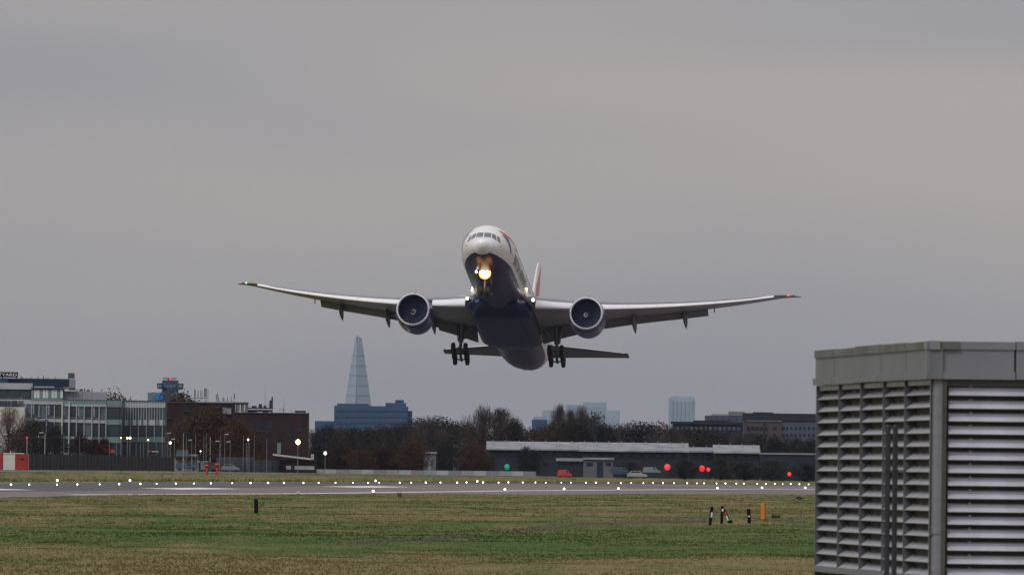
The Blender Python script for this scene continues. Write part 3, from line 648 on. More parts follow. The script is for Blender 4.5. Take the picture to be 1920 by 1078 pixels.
# louvre blades
PT = .143
def blade_prof(kind):                                           # (outward, up) polyline: inner top -> crease -> outer bottom -> return lip
    return [(-.105, .090), (-.094, .085), (-.060, .060), (-.074, .052), (-.058, .042), (-.008, .007), (0, .0), (-.003, -.006), (-.03, -.003)] if kind == 'R' else \
           [(-.105, .066), (-.09, .062), (-.02, .011), (0, .0), (-.004, -.006), (-.03, -.003)]
def blade_mesh(t0, t1, side):
    d, on = (dl, on_l) if side == 'L' else (dr, on_r); pr = blade_prof(side); b = MB()
    V = []
    for t in (t0, t1): V += [d*t+on*(q[0])+Zz*q[1] for q in pr]
    nn = len(pr); b.add(V, [(j, j+1, nn+j+1, nn+j) for j in range(nn-1)])
    # bolt heads on the upper edge
    for t in np.linspace(t0+.25, t1-.25, 4 if side == 'L' else 12):
        b.obox(d*float(t)+on*(-.088)+Zz*(pr[1][1]+.006), d*.012, on*.012, Zz*.008)
    return b.mesh('louvre_blade', M_BLADE_R if side == 'R' else M_BLADE_L)
zb0 = 2.615
bmR = blade_mesh(.20, RLEN-.2, 'R'); bmL = [blade_mesh(LB[i]+(.12 if i == 0 else .035), LB[i+1]-.035, 'L') for i in range(5)]
for k in range(21):
    z = zb0-k*PT
    if z < -.35: break
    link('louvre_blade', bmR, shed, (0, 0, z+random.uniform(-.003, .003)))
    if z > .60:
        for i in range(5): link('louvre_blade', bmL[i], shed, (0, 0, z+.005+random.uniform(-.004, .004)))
# sill and lower plinth on the left face
zs = .58
for i in range(5):
    shbox(MB(), LB[i]+.02, LB[i+1]-.004, -.11, .02, zs-.035, zs+.035, 'L').build('sill_strip', M_FASC, shed)
    shbox(MB(), LB[i]+.03, LB[i+1]-.03, -.12, -.07, GB-.15, zs-.04, 'L').build('plinth_panel', M_BASE, shed)
for t in LB[1:]:
    shbox(MB(), t-.025, t+.025, -.125, .006, GB-.1, Z_T0-.002, 'L').build('mullion', M_FIN, shed)
for t in (RLEN-.1,):
    shbox(MB(), t-.05, t+.05, -.125, .006, GB-.1, Z_T0-.002, 'R').build('mullion', M_FIN, shed)
# corner column: rounded cover in two lengths, with a bright flange
for z0, z1 in ((GB-.15, 1.068), (1.073, Z_T0-.002)):
    V = []
    pts = [sh(.09, -.02, 0, 'L'), sh(.0, .004, 0, 'L')]+[(-on_l*.085-on_r*.085)+(on_l*math.cos(q)+on_r*math.sin(q))*.09+dl*.0 for q in np.linspace(0, math.pi/2, 8)]+[sh(.155, .004, 0, 'R'), sh(.155, -.1, 0, 'R'), sh(.09, -.1, 0, 'L')]
    MB().loft([[Vector(p)+Zz*z0 for p in pts], [Vector(p)+Zz*z1 for p in pts]]).build('corner_column', M_ALU, shed, False)
shbox(MB(), .157, .172, -.11, .012, GB-.1, Z_T0-.003, 'R').build('flange_strip', M_BLADE_R, shed)
# two dark pipes standing in front of the left face
M_PIPE = mat('dark_pipe', (.035, .037, .045), .4, metal=.3, var=.2, scale=4)
def pipe(px, Y, label, arm):
    top = P(px, 799, Y); g = gz(top.x, Y); t = empty('standpipe', (top.x, Y, g)); h = top.z-g
    MB().tube((0, 0, -.15), (0, 0, h), .029, .029, 14).build('pipe', M_PIPE, t, True)
    MB().tube((0, 0, h), (0, 0, h+.012), .034, .030, 14).build('cap', M_PIPE, t, True)
    zc = P(px, 882, Y).z-g; MB().tube((0, 0, zc-.012), (0, 0, zc+.012), .038, .038, 14).build('clamp_band', M_BASE, t, True)
    if arm: MB().tube((0.03, 0, zc), (.12, .05, zc), .008).build('clamp_arm', M_BASE, t)
    tag(t, label, 'pipe', 'dark pipes by the louvred building')
pipe(1665.5, 176.0, 'left one of two dark vertical pipes beside the louvred wall', False)
pipe(1679.0, 176.4, 'right one of two dark vertical pipes, with a short arm on its clamp', True)
# ------------------------------------------------------------------ runway lights
M_LIT = emit('runway_lamp', (1, .99, .97), 9)
M_HOUS = mat('lamp_housing_grey', (.12, .12, .12), .5, var=.2, scale=5)
def light_meshes(r, hh):
    return MB().revolve((0, 0, 0), (0, 0, 1), [(0, r*1.3), (hh*.5, r*1.2), (hh*.8, r*.9)], 10, True).mesh('housing', M_HOUS, True), MB().sphere((0, 0, hh+r*.5), r, 10, 6, (1, 1, 1.25)).mesh('lens', M_LIT, True)
LM = [light_meshes(.052, .02), light_meshes(.064, .02), light_meshes(.044, .02)]; LE = light_meshes(.09, .14)
def rlight(x, y, ms, label, group, name='runway_light'):
    t = empty(name, (x, y, hz(x, y)+.01)); link('housing', ms[0], t); link('lens', ms[1], t); tag(t, label, 'runway light', group)
s0 = Vector((*on_line(27, LC, 907), 0)).dot(DIR)
for k in range(0, 58):
    x, y = sl_xy(s0+15*k, LC+random.uniform(-.3, .3)); rlight(x, y, LM[random.choice((0, 0, 1, 1, 2))], f'small lit lamp in the runway centreline row, {nth(k+1)} from the left', 'runway centreline lamps')
for k, px in enumerate((708, 955, 1066, 1168, 1353, 1437, 1518)):
    x, y = on_line(px, 155.0, 918); rlight(x, y, LE, f'lit lamp on the near runway edge, {nth(k+1)} from the left in the lower row', 'near edge runway lamps', 'runway_edge_light')
s1 = Vector((*on_line(124.8, 208, 904), 0)).dot(DIR)
for k, lb in ((0, 'lit lamp on the far runway edge before the dark fence, nearest the striped hut'), (1, 'bright lit lamp on the far runway edge below the glass block'), (5, 'bright lit lamp on the far runway edge below the glass spire'), (7, 'bright lit lamp on the far runway edge below the nose of the airliner')):
    x, y = sl_xy(s1+60*k, 208.5); rlight(x, y, LE, lb, 'far edge runway lamps', 'runway_edge_light')
# ------------------------------------------------------------------ marker posts in the near grass
M_POST = mat('black_post', (.007, .007, .008), .7, var=.3, scale=4, spec=.1); M_PWH = mat('post_white', (.7, .7, .7), .5, var=.1, scale=4); M_PRED = mat('post_red', (.6, .04, .03), .5, var=.1, scale=4)
M_ORANGE = mat('marker_orange', (.62, .22, .012), .5, var=.1, scale=3)
def post(px, pyb, pyt, pxt, label, bands, r=.055):
    g = on_ground(px, pyb); z = gz(g.x, g.y); g = on_ground(px, pyb, z); z = gz(g.x, g.y); Y = g.y; tp = P(pxt, pyt, Y)
    t = empty('marker_post', (g.x, Y, z)); v = Vector((tp.x-g.x, 0, tp.z-z)); n_ = v.normalized()
    b = MB(); ax = n_.cross(Vector((0, 1, 0))).normalized()
    b.obox(v*.5-n_*.04, ax*r, (0, r*.6, 0), v*.5+n_*.04); o = b.build('post', M_POST, t)
    MB().obox(v+n_*.012, ax*r*.8, (0, r*.45, 0), n_*.012).build('post_cap', M_POST, t)
    for lo, hi, side, m_ in bands:
        MB().obox(v*((lo+hi)/2)+ax*(side*r*.55), ax*(r*.52), (0, r*.66, 0), v*((hi-lo)/2)).build('reflector', m_, t)
    tag(t, label, 'marker post'); return t
post(480.5, 960, 936, 480, 'short plain black post alone in the grass, with a thin leaning rod', [], .095)
g = on_ground(487, 951); z_ = gz(g.x, g.y); g = on_ground(487, 951, z_); z_ = gz(g.x, g.y); t_ = P(495, 941, g.y)
MB().tube((0, 0, -.1), (t_.x-g.x, 0, t_.z-z_), .016).sphere((t_.x-g.x, 0, t_.z-z_), .03).build('thin_rod', M_POST, loc=(g.x, g.y, z_))
tag(bpy.data.objects['thin_rod'], 'thin dark rod leaning beside the lone black post', 'rod')
post(1331, 978, 950.5, 1335, 'leftmost black post of the group, leaning right with a white patch', [(.45, .72, -.6, M_PWH)], .062)
post(1353, 978, 949.5, 1354.5, 'upright black post with a small white tip mark', [(.72, .88, -.5, M_PWH)], .062)
pl = post(1368, 978, 956, 1358.5, 'black post leaning left with red and white reflectors', [(.60, .88, 0, M_PRED), (.22, .58, .4, M_PWH)], .062)
MB().obox((.06, 0, .06), (.06, 0, .03), (0, .05, 0), (-.03, 0, .06)).build('foot', M_POST, pl)
post(1405, 979, 954.5, 1403.8, 'black post with a narrow white band, left of the orange marker', [(.46, .56, 0, M_PWH)], .075)
g = on_ground(1430, 975); z_ = gz(g.x, g.y); g = on_ground(1430, 975, z_); z_ = gz(g.x, g.y); Y = g.y; k = Y/F
t = empty('orange_marker', (g.x, Y, z_)); h = 31.5*k
MB().box((-4.3*k, -.08, -.05), (3.6*k, .08, h)).build('face', M_ORANGE, t)
MB().box((3.62*k, -.07, -.05), (4.8*k, .07, h-.01)).build('edge_strip', M_POST, t)
MB().box((-5.0*k, -.06, -.05), (-4.32*k, .06, h*.85)).build('edge_strip', M_POST, t)
MB().box((-.6*k, -.02, h), (.2*k, .02, h+2.5*k)).build('tip', M_PWH, t)
MB().box((-8*k, -.12, -.05), (9*k, .14, .035)).build('foot', M_POST, t)
tag(t, 'tall flat orange marker board standing in the grass', 'marker')
def clump(name, px, py, wpx, hpx, n_, m_, label, cat, seed):
    r = random.Random(seed); g = on_ground(px, py); z = gz(g.x, g.y); g = on_ground(px, py, z); z = gz(g.x, g.y); k = g.y/F; b = MB()
    for _ in range(n_):
        x = r.uniform(-.5, .5)*wpx*k; y = r.uniform(-.3, .3); hh = hpx*k*r.uniform(.4, 1); dx = r.uniform(-.25, .25)*wpx*k; ww = r.uniform(.012, .04)
        b.add([(x-ww, y, -.05), (x+ww, y, -.05), (x+dx, y+r.uniform(-.1, .1), hh)], [(0, 1, 2)])
    o = b.build(name, m_, loc=(g.x, g.y, z)); tag(o, label, cat)
M_WEED = mat('dry_weed', (.06, .045, .028), .9, var=.4, scale=6); M_WEEDG = mat('green_weed', (.03, .05, .015), .9, var=.4, scale=6)
clump('weed', 1454, 971, 14, 9, 90, M_WEEDG, 'dark green weed tuft right of the orange marker', 'weed', 1)
clump('weed', 748, 930, 9, 11, 26, M_WEED, 'thin brown weed stalks at the near runway edge below the airliner', 'weed', 2)
clump('weed', 312, 938, 40, 9, 30, M_WEED, 'sparse brown stalks in the grass below the left touchdown marking', 'weed', 3)
clump('weed', 221, 884, 6, 14, 60, M_WEEDG, 'small dark shrub tuft in front of the dark fence', 'weed', 4)
# two small dark birds on the grass at the right
for px, py, lb in ((1496, 936, 'left one of two small black birds on the grass near the louvred building'), (1501.3, 937.5, 'right one of two small black birds on the grass near the louvred building')):
    g = on_ground(px, py); z = gz(g.x, g.y); g = on_ground(px, py, z); z = gz(g.x, g.y); t = empty('crow', (g.x, g.y, z))
    MB().loft([[(x, r_*math.cos(q), zc+r_*1.1*math.sin(q)) for q in [2*math.pi*i/8 for i in range(8)]] for x, r_, zc in ((-.2, .012, .09), (-.12, .04, .11), (-.02, .065, .135), (.06, .06, .16), (.11, .038, .19), (.15, .042, .225), (.18, .03, .225), (.25, .004, .21))]).build('body', M_POST, t, True)
    MB().tube((0, .025, -.02), (0, .025, .1), .007).build('leg', M_POST, t); MB().tube((0, -.025, -.02), (0, -.025, .1), .007).build('leg', M_POST, t)
    tag(t, lb, 'bird')
# small dark lamp box on the shoulder
for px, py, col, nm, lb in ((568, 925, (.62, .58, .38), 'runway_sign_box', 'pale yellow sign box low at the near runway edge'), ):
    x, y = on_line(px, 151, py); z = hz(x, y); t = empty(nm, (x, y, z)); m_ = mat('sign_yellow', col, .5)
    MB().box((-.12, -.1, .1), (.02, .1, .3)).build('sign_face', m_, t); MB().box((.05, -.1, .1), (.14, .1, .3)).build('sign_face', m_, t); MB().box((-.14, -.05, -.05), (.16, .05, .1)).build('base', M_HOUS, t); tag(t, lb, 'sign')
# red-and-white striped equipment hut beyond the runway, left
M_HRED = mat('hut_red', (.30, .018, .014), .6, var=.15, scale=1); M_HWH = mat('hut_white', (.55, .56, .54), .6, var=.1, scale=1)
Y = 2330; a = P(-30, 880, Y); z0 = P(20, 880, Y).z; zt = P(20, 850.5, Y).z; t = empty('striped_hut', (P(14, 880, Y).x, Y, z0)); k = Y/F; h = zt-z0
for x0, x1, m_ in ((-40, -17, M_HWH), (-17, -8, M_HRED), (-8, 14, M_HWH), (14, 36, M_HRED)):
    MB().box(((x0+.02)*k, 0, -.3), ((x1-.02)*k, 3, h)).build('wall_panel', m_, t)
MB().box((36.05*k, .2, -.3), (39.2*k, 3, h)).build('wall_panel', mat('hut_pale_red', (.38, .08, .06), .6), t)
MB().box((-8*k, -.1, h), (30*k, 2.9, h+.12)).build('roof_slab', M_HWH, t); MB().box((25*k, -.02, h*.62), (30*k, -.005, h*.72)).build('vent', M_POST, t)
MB().tube((5*k, .5, h), (5*k, .5, h+6*k), .05).build('roof_stub', M_HWH, t)
tag(t, 'red and white striped equipment hut at the left edge beside the dark fence', 'hut')
# two red bell-topped posts in front of the far fence
M_BELL = mat('bell_red', (.50, .025, .015), .5, var=.1, scale=4)
for px, pt_, lb in ((387.5, 870.5, 'left and lower one of two red bell-topped posts by the far fence'), (407, 868, 'right and taller one of two red bell-topped posts by the far fence')):
    x, y = on_line(px, 268, 886); base = P(px, 886, y); k = y/F; t = empty('red_post', (base.x, y, base.z)); hh = (886-pt_)*k
    MB().tube((0, 0, -.5), (0, 0, hh*.62), 2.1*k, 2.0*k, 12).build('stem', M_BELL, t, True)
    MB().tube((0, 0, hh*.62), (0, 0, hh*.70), 2.6*k, 2.6*k, 12).build('neck', M_POST, t)
    MB().revolve((0, 0, 0), (0, 0, 1), [(hh*.68, 2.4*k), (hh*.76, 4.2*k), (hh*.88, 4.3*k), (hh*.96, 3.1*k), (hh, .1*k)], 16, True).build('bell_top', M_BELL, t, True)
    tag(t, lb, 'post')
# ------------------------------------------------------------------ far side: buildings, trees, lamps
class Bld:
    """a building measured from photo pixels at distance Y; parts are boxes set on its front face"""
    def __init__(s, name, px0, px1, Y, label, cat='building', pyb=885):
        s.Y = Y; c = (px0+px1)/2; x = P(c, 850, Y).x; s.pyb = pyb; s.z0 = hz(x, Y); s.o = empty(name, (x, Y, s.z0)); tag(s.o, label, cat); s.k = Y/F
    def X(s, px): return P(px, 820, s.Y).x-s.o.location.x
    def Z(s, px, py): return P(px, py, s.Y).z-s.z0
    def rect(s, name, px0, px1, py0, py1, m, front=0.0, dep=.3, parent=None, ref=None):
        c = ref if ref is not None else (px0+px1)/2; z0 = s.Z(c, py1) if py1 is not None else -.6
        return MB().box((s.X(px0), -front, z0), (s.X(px1), -front+dep, s.Z(c, py0))).build(name, m, parent or s.o)
def bm_(name, c, r=.7, var=.12, sc=.3, **k): return mat(name, c, r, var=var, scale=sc, spec=.2, **k)
B_CONC = bm_('pale_concrete', (.35, .37, .395)); B_CONCW = bm_('white_render', (.52, .52, .50)); B_GLASS = mat('dark_glazing', (.028, .043, .054), .12, var=.35, scale=.25)
B_GLASSM = mat('mid_glazing', (.085, .12, .14), .15, var=.45, scale=.4); B_SPAN = bm_('green_spandrel', (.16, .23, .235), .35); B_FINW = bm_('glass_fin', (.55, .61, .63), .35)
B_NAVY = bm_('navy_cladding', (.018, .028, .055)); B_STEEL = bm_('steel_cladding', (.22, .23, .26)); B_LAV = bm_('lavender_panel', (.27, .27, .31)); B_ROOF = bm_('roof_edge', (.08, .08, .10))
B_BLUEP = bm_('blue_panel', (.10, .20, .42)); B_SIGN = mat('blue_sign', (.0, .16, .55), .5, var=.2, scale=.5); B_BRICK = mat('dark_brick', (.026, .016, .019), .85, scale=.35, col2=(.040, .023, .025), spec=.15); B_BRICKW = mat('brick_window', (.012, .018, .03), .2, var=.3)
B_SIGNK = bm_('sign_black', (.012, .014, .025)); B_LET = bm_('letter_white', (.75, .75, .75)); B_TOWER = bm_('tower_cladding', (.05, .075, .11)); B_TOWERL = bm_('tower_panel', (.13, .19, .225))
B_DKMET = bm_('dark_metal', (.035, .036, .042), sc=2); B_GALV = bm_('galvanised', (.28, .29, .31), sc=2); B_PINK = bm_('red_lamp_mast', (.5, .5, .5))
L_WARM = emit('lamp_warm', (1, .86, .45), 7); L_WHITE = emit('lamp_white', (1, .97, .85), 7); L_DIM = emit('lamp_dim', (1, .97, .9), 1.2); L_REDL = emit('lamp_red', (1, .05, .05), .75); L_GREEN = emit('lamp_green', (.0, .40, .34), .4)
# --- hotel, left
h = Bld('hotel_building', -60, 228, 2760, 'pale hotel block with glazed floors, dark rooftop plant screen and a rooftop sign')
h.rect('wall', -60, 199, 750, None, B_CONC, 0, 12, ref=120); h.rect('upper_wall', -60, 117, 727, 752, B_CONC, -.6, 10, ref=30)
h.rect('roof_parapet', -60, 60, 718, 729.5, B_CONC, .3, 1, ref=25); h.rect('roof_parapet', 57, 140, 726.5, 729, B_ROOF, .5, 3)
h.rect('plant_screen', 13, 129, 709.5, 726, B_NAVY, -3, 5); h.rect('blue_plant_box', -60, 13, 708, 717.5, B_BLUEP, -2.4, 5)
h.rect('plant_screen_base', 44, 60, 721, 726, B_ROOF, -2.4, .4); h.rect('plant_screen_base', 62, 100, 724, 727, B_CONC, -2.4, .4)
h.rect('lift_tower', 128, 138.5, 710.5, 731, B_STEEL, -2, 4); h.rect('chimney', 125.5, 137, 699, 709.2, B_ROOF, -2.6, 3); h.rect('roof_unit', 118, 128, 726, 728.5, B_CONCW, .2, 1)
sg = h.rect('sign_board', -38, 32, 697, 707, B_SIGNK, -1, .6)
tm = text_mesh('COURTYARD', 1.0, .02)
xs_ = [v.co.x for v in tm.vertices]; wt = max(xs_); sx = (h.X(30)-h.X(-36))/wt; hh_ = 5.6*h.k/.73
for v in tm.vertices: v.co = (h.X(-36)+v.co.x*sx, 1-.03+v.co.z, h.Z(0, 704.6)+v.co.y*hh_)
tm.materials.append(B_LET); link('sign_lettering', tm, sg)
for px in (2, 28): h.rect('sign_support', px, px+2, 706.5, 711, B_DKMET, -1.2, .3)
for x in (36, 40, 47, 53.5, 57, 68, 78, 84, 88, 100): h.rect('roof_mast', x, x+random.uniform(.8, 2.2), random.uniform(704.5, 707.5), 710, B_DKMET, -3.5, .1)
for x0, x1 in ((-22, -9), (-8.5, 13), (14.5, 36), (38, 56)): p_ = h.rect('window_pane', x0, x1, 730.5, 744, B_GLASS, .02-.6+.6, .2)
for i in range(11): h.rect('glass_panel', 57.5+i*5.45, 57.5+i*5.45+4.9, 730.5, 746, B_FINW if i % 3 else B_SPAN, .15, .3); 
h.rect('glass_band', 57, 117, 746.3, 751, B_SPAN, .1, .3)
for x0, x1 in ((118, 136), (136.5, 153), (153.5, 171), (171.5, 199)): h.rect('plant_panel', x0, x1, 733+.011*(x0-118)+ (1.2 if x0 > 170 else 0), 749.5, B_LAV, -1, 3)
for x0, x1 in ((141, 147), (148, 153), (156, 158), (161, 166), (170, 171)): h.rect('roof_unit', x0, x1, random.uniform(727, 730), 733.2, B_ROOF if x0 > 147 else B_CONCW, -2, 2)
h.rect('shadow_gap', 118, 199, 749.3, 751, B_ROOF, .2, 1)
# lower floors: panes, columns, bands
h.rect('floor_band', -60, 117, 751.5, 757.5, B_CONC, .25, .6, ref=60); h.rect('spandrel_glass', 117, 199, 751.2, 757, B_SPAN, .2, .4); h.rect('floor_band', 117, 199, 757.3, 762, B_CONC, .3, .6)
cols = [47.5, 58.5, 72.5, 87, 101.5, 116, 129, 143, 157.5, 172, 185.5, 198.5]
for i, (x0, x1) in enumerate(zip(cols, cols[1:])):
    y0 = 758+.028*(x0-47); glz = (B_GLASSM, B_GLASS, B_GLASSM, B_GLASS, B_GLASS)[i % 5]
    h.rect('window_pane', x0+1.1, x1-1.1, y0+.2, y0+21, glz, .04, .2); h.rect('window_transom', x0+1.1, x1-1.1, y0+21.2, y0+25.6, B_GLASSM, .06, .2)
    h.rect('floor_band', x0, x1, y0+26, y0+31.5, B_CONC, .28, .5)
    h.rect('window_pane', x0+1.1, x1-1.1, y0+32, y0+57.5, B_GLASS if i % 4 else B_GLASSM, .04, .2); h.rect('floor_band', x0, x1, y0+58, y0+62, B_CONC if i < 9 else B_SPAN, .28, .5)
    h.rect('window_pane', x0+1.1, x1-1.1, y0+62.5, y0+88, B_GLASS, .04, .2)
    if i % 2: h.rect('curtain', x0+2, x0+5, y0+1, y0+19, B_CONC, .07, .05)
for x in cols: h.rect('column', x-.8, x+.8, 759+.028*(x-47), None, B_CONC, .45, .5)
for x in (116, 129.2): h.rect('column', x-1.1, x+1.1, 753, None, B_CONCW, .75, .5)
for x0, x1 in ((-20, 13), (14, 18), (22, 32), (34, 36)): h.rect('window_pane', x0, x1, 751, 763, B_GLASS, .35, .1)
h.rect('white_wing', -60, 46.5, 762.5, None, B_CONCW, 3.0, 2.9)
h.rect('wall_notch', 18.5, 22, 752, 758, B_ROOF, .3, .3); h.rect('wall_notch', 37, 43.5, 751.5, 760, B_ROOF, .3, .3)
# glazed corner bay
h.rect('corner_wall', 199.3, 228, 750, None, B_ROOF, -.4, 10)
for y0, y1, m_ in ((751, 763, B_SPAN), (786.3, 796, B_SPAN), (819, 830, B_SPAN)): h.rect('spandrel_glass', 199.8, 224, y0, y1, m_, .3, .3); h.rect('spandrel_glass', 224.6, 227.8, y0, y1, m_, .2, .3)
for y0, y1 in ((763.3, 786), (796.3, 818.7), (830.3, 852)): h.rect('window_pane', 199.8, 223.6, y0, y1, B_GLASS, .1, .3); h.rect('window_pane', 224.4, 227.8, y0, y1, B_GLASS, .1, .3)
# --- glass block with vertical fins
gbl = Bld('glass_office_block', 229, 309.5, 2770, 'glass office block with closely spaced vertical fins beside the dark brick building')
gbl.rect('core_wall', 229, 309.3, 752, None, B_ROOF, -.5, 12)
for i in range(16):
    x0 = 229.3+i*5.0; x1 = x0+4.7; d_ = .2
    gbl.rect('spandrel_glass', x0, x1, 752, 764, B_FINW, .1, .3); gbl.rect('window_pane', x0, x1, 764.3, 786.5, B_GLASSM, .0, .3); gbl.rect('spandrel_glass', x0, x1, 787, 797, B_FINW if random.random() < .4 else B_SPAN, .1, .3)
    gbl.rect('window_pane', x0, x1, 797.3, 818.5, B_GLASS, 0, .3); gbl.rect('spandrel_glass', x0, x1, 819, 828.5, B_SPAN, .08, .3); gbl.rect('window_pane', x0, x1, 829, 855, B_GLASS, 0, .3)
    gbl.rect('fin', x0-.35, x0+.25, 751.5, 797.5 if i % 3 else 829, B_FINW, .4, .4)
gbl.rect('roof_edge', 228.5, 309.8, 750.6, 752, B_ROOF, .4, 12)
# --- control-tower-like building behind
tw = Bld('control_tower', 276, 342, 4200, 'blue-grey tower with flared cab, rotating radar bar and a red lamp on top')
tw.rect('base_block', 276, 341.5, 735.5, None, B_TOWERL, 0, 14); tw.rect('base_panel', 306, 318, 733.5, 752, B_TOWER, .3, 1); tw.rect('sign_panel', 290.5, 305, 739, 749.5, B_SIGN, .4, .3)
for i in range(7): tw.rect('facade_rib', 309+i*4.6, 310+i*4.6, 737, 752, B_TOWER, .25, .2)
tw.rect('shaft', 302.5, 332, 712.5, 736, B_TOWER, -3, 8)
kx, xz, zz2 = tw.k, tw.X, tw.Z
for x0, x1, sg_ in ((292.8, 303, 1), (331.5, 342, -1)):
    t0, t1 = (x0, x1); q = .9
    V = [(xz(t0), 1, zz2(317, 718.5)), (xz(t1), 1, zz2(317, 718)), (xz(t1), 1, zz2(317, 730)), (xz(t0 + (1 if sg_ > 0 else 0)), 1, zz2(317, 728.5)), ] if sg_ > 0 else [(xz(t0), 1, zz2(317, 718)), (xz(t1), 1, zz2(317, 718.5)), (xz(t1-1.2), 1, zz2(317, 729)), (xz(t0), 1, zz2(317, 730))]
    MB().loft([V, [(v[0], 10, v[2]) for v in V]]).build('cab', B_TOWER, tw.o)
    tw.rect('cab_window', x0+2, x1-2, 720.5, 726, B_TOWERL, -.9, .2)
for x0 in (305, 311, 317, 323): tw.rect('cab_window', x0, x0+4.5, 721, 726, B_TOWERL, 3.1-6, .2)
tw.rect('radar_bar', 303.8, 328.5, 708.3, 710.3, B_TOWER, -5, 1.2); tw.rect('radar_mount', 312.5, 318, 709.8, 713, B_TOWER, -5, 1)
MB().sphere((tw.X(317.5), 4, tw.Z(317.5, 712)), .38, sq=(1, 1, 1.2)).build('warning_lamp', L_REDL, tw.o)
# --- dark brick building with roof antennas
bb = Bld('brick_building', 311, 578, 2820, 'long dark brick building with antenna masts and plant on its roof')
bb.rect('wall', 311, 438, 755, None, B_BRICK, 0, 14); bb.rect('wall', 438.1, 577.5, 774.5, None, B_BRICK, .2, 14)
bb.rect('parapet', 310.8, 438, 753.8, 755.2, B_ROOF, .2, 14.2); bb.rect('parapet', 438.2, 578, 773.2, 774.8, B_ROOF, .4, 14)
bb.rect('parapet_rail', 372, 436, 752.6, 753.6, B_CONC, 0, .3)
for x0, x1, y0, y1 in ((345, 354, 762, 770), (313, 321, 775, 783), (417, 424, 764, 775), (424.8, 433, 765, 776), (481, 492, 789, 808), (500, 510, 789, 808), (537, 545, 802, 816), (483, 493, 822, 831), (520, 527, 830, 850), (560, 566, 790, 806), (470, 476, 790, 806)):
    f_ = bb.rect('window', x0, x1, y0, y1, B_STEEL if 416 < x0 < 430 else (B_SPAN if x0 == 520 else B_BRICKW), .25, .3); bb.rect('sill', x0-.6, x1+.6, y1, y1+1, B_ROOF, .4, .3, f_)
bb.rect('plant_room', 438.5, 464, 756, 774, B_STEEL, -1, 5); bb.rect('plant_room_roof', 436, 464.5, 753.8, 756, B_ROOF, -.6, 6)
for x in (440, 449, 457.5): bb.rect('duct', x, x+1.6, 758, 775, B_CONCW, -.6, .4)
bb.rect('roof_unit', 447, 453, 771.5, 774.3, B_CONCW, .3, 1); bb.rect('roof_unit', 481, 492, 771.8, 774.3, B_CONCW, .3, 1); bb.rect('roof_unit', 503, 508, 772, 774.3, B_CONCW, .3, 1)
bb.rect('plant_platform', 463, 511, 764, 766, B_DKMET, -1, 4); bb.rect('plant_screen', 464, 510, 768, 774, B_STEEL, -2, 3)
for x in np.arange(464, 511, 3.8): bb.rect('platform_post', x, x+.5, random.uniform(757, 762), 774, B_DKMET, -1, .2)
for x0, x1, y0 in ((471, 480, 760.5), (484, 490, 757), (493, 498, 760), (504, 507.5, 750), (507.8, 510.5, 744)): bb.rect('plant_unit', x0, x1, y0, 766, B_DKMET, -2, 1.5)
masts = [(363.4, 728.5, 1.2), (365, 731, .8), (370, 731.5, 1.4), (375, 731.5, .9), (377.5, 733, .9), (381.8, 728, 1.3), (384, 727.5, 1.4), (386, 728.5, 1.0), (388.6, 730, .8), (404.5, 739, 1.2), (407, 737.5, 1.3), (408.8, 745, 1), (417, 744.5, 1.6), (419, 747, 1), (425.4, 745, .9), (432.5, 743, .7), (438, 737.5, 1.8), (495.8, 734, .35), (509, 742, .5), (531.5, 748, .5), (530, 765, 1.4), (524, 765, 1.0), (546, 768, .8), (356, 741, .35)]
for x, y, wd_ in masts:
    base = 754 if x < 438.5 else (758 if x < 440 else (764 if x < 512 else 774)); q = bb.rect('antenna_mast', x-.2, x+.3, y+1, base, B_DKMET, -2.5, .15)
    if wd_ > .6: bb.rect('antenna_panel', x-wd_/2, x+wd_/2, y, y+(base-y)*.62, B_DKMET, -2.3, .25, q)
bb.rect('antenna_rail', 361, 389, 746, 746.8, B_DKMET, -2.6, .15); bb.rect('antenna_rail', 404, 437, 751, 751.6, B_DKMET, -2.6, .15)
bb.rect('roof_tank', 552, 572, 769.5, 773.2, B_DKMET, -2, 4)
# --- perimeter fence: posts and panels along the airfield edge
def fence(name, px0, px1, L, y_b, hgt, step, mp_, mpost, label, postw=.05):
    t = empty(name); pts = []; px = px0
    while px <= px1: pts.append(px); px += step
    x0, y0 = on_line(px0, L, 870); t.location = (x0, y0, hz(x0, y0)); prev = None
    for i, px in enumerate(pts):
        x, y = on_line(px, L, 870); p_ = Vector((x, y, P(px, np.interp(px, *y_b), y).z))-t.location
        if prev is not None:
            d_ = p_-prev; MB().obox(prev+d_*.5+Vector((0, 0, hgt/2-.2)), d_*.497, (0, .02, 0), (0, 0, hgt/2+.15)).build('fence_panel', mp_, t)
        MB().box((p_.x-postw, p_.y-.14, p_.z-.5), (p_.x+postw, p_.y-.04, p_.z+hgt+random.uniform(-.05, .12))).build('fence_post', mpost[i % len(mpost)], t)
        prev = p_
    tag(t, label, 'fence'); return t
M_FD = bm_('fence_dark', (.012, .012, .018), sc=.6); M_FP = bm_('fence_post_grey', (.10, .10, .12)); M_FP2 = bm_('fence_post_dark', (.045, .045, .055)); M_FB = bm_('fence_blue_grey', (.055, .075, .095), sc=.6); M_FB2 = bm_('fence_blue_post', (.10, .125, .15)); M_FDB = bm_('fence_dark_blue', (.03, .042, .062), sc=.6)
fence('dark_fence', 50, 332, 308, ([50, 330, 530], [878.5, 883, 886]), 2.25, 6.4, M_FD, (M_FP2, M_FP, M_FP2, M_FP2), 'dark panel perimeter fence with pale posts right of the striped hut')
fence('mesh_fence', 414, 484, 312, ([330, 500, 530], [883, 885, 886]), 2.45, 3.5, M_FB, (M_FB2,), 'blue-grey close-boarded fence right of the red bell-topped posts')
fence('screen_wall', 485, 540, 310, ([330, 500, 545], [883, 885, 886]), 2.1, 11, M_FDB, (M_FDB,), 'dark blue screen fence at the end of the blue-grey fence')
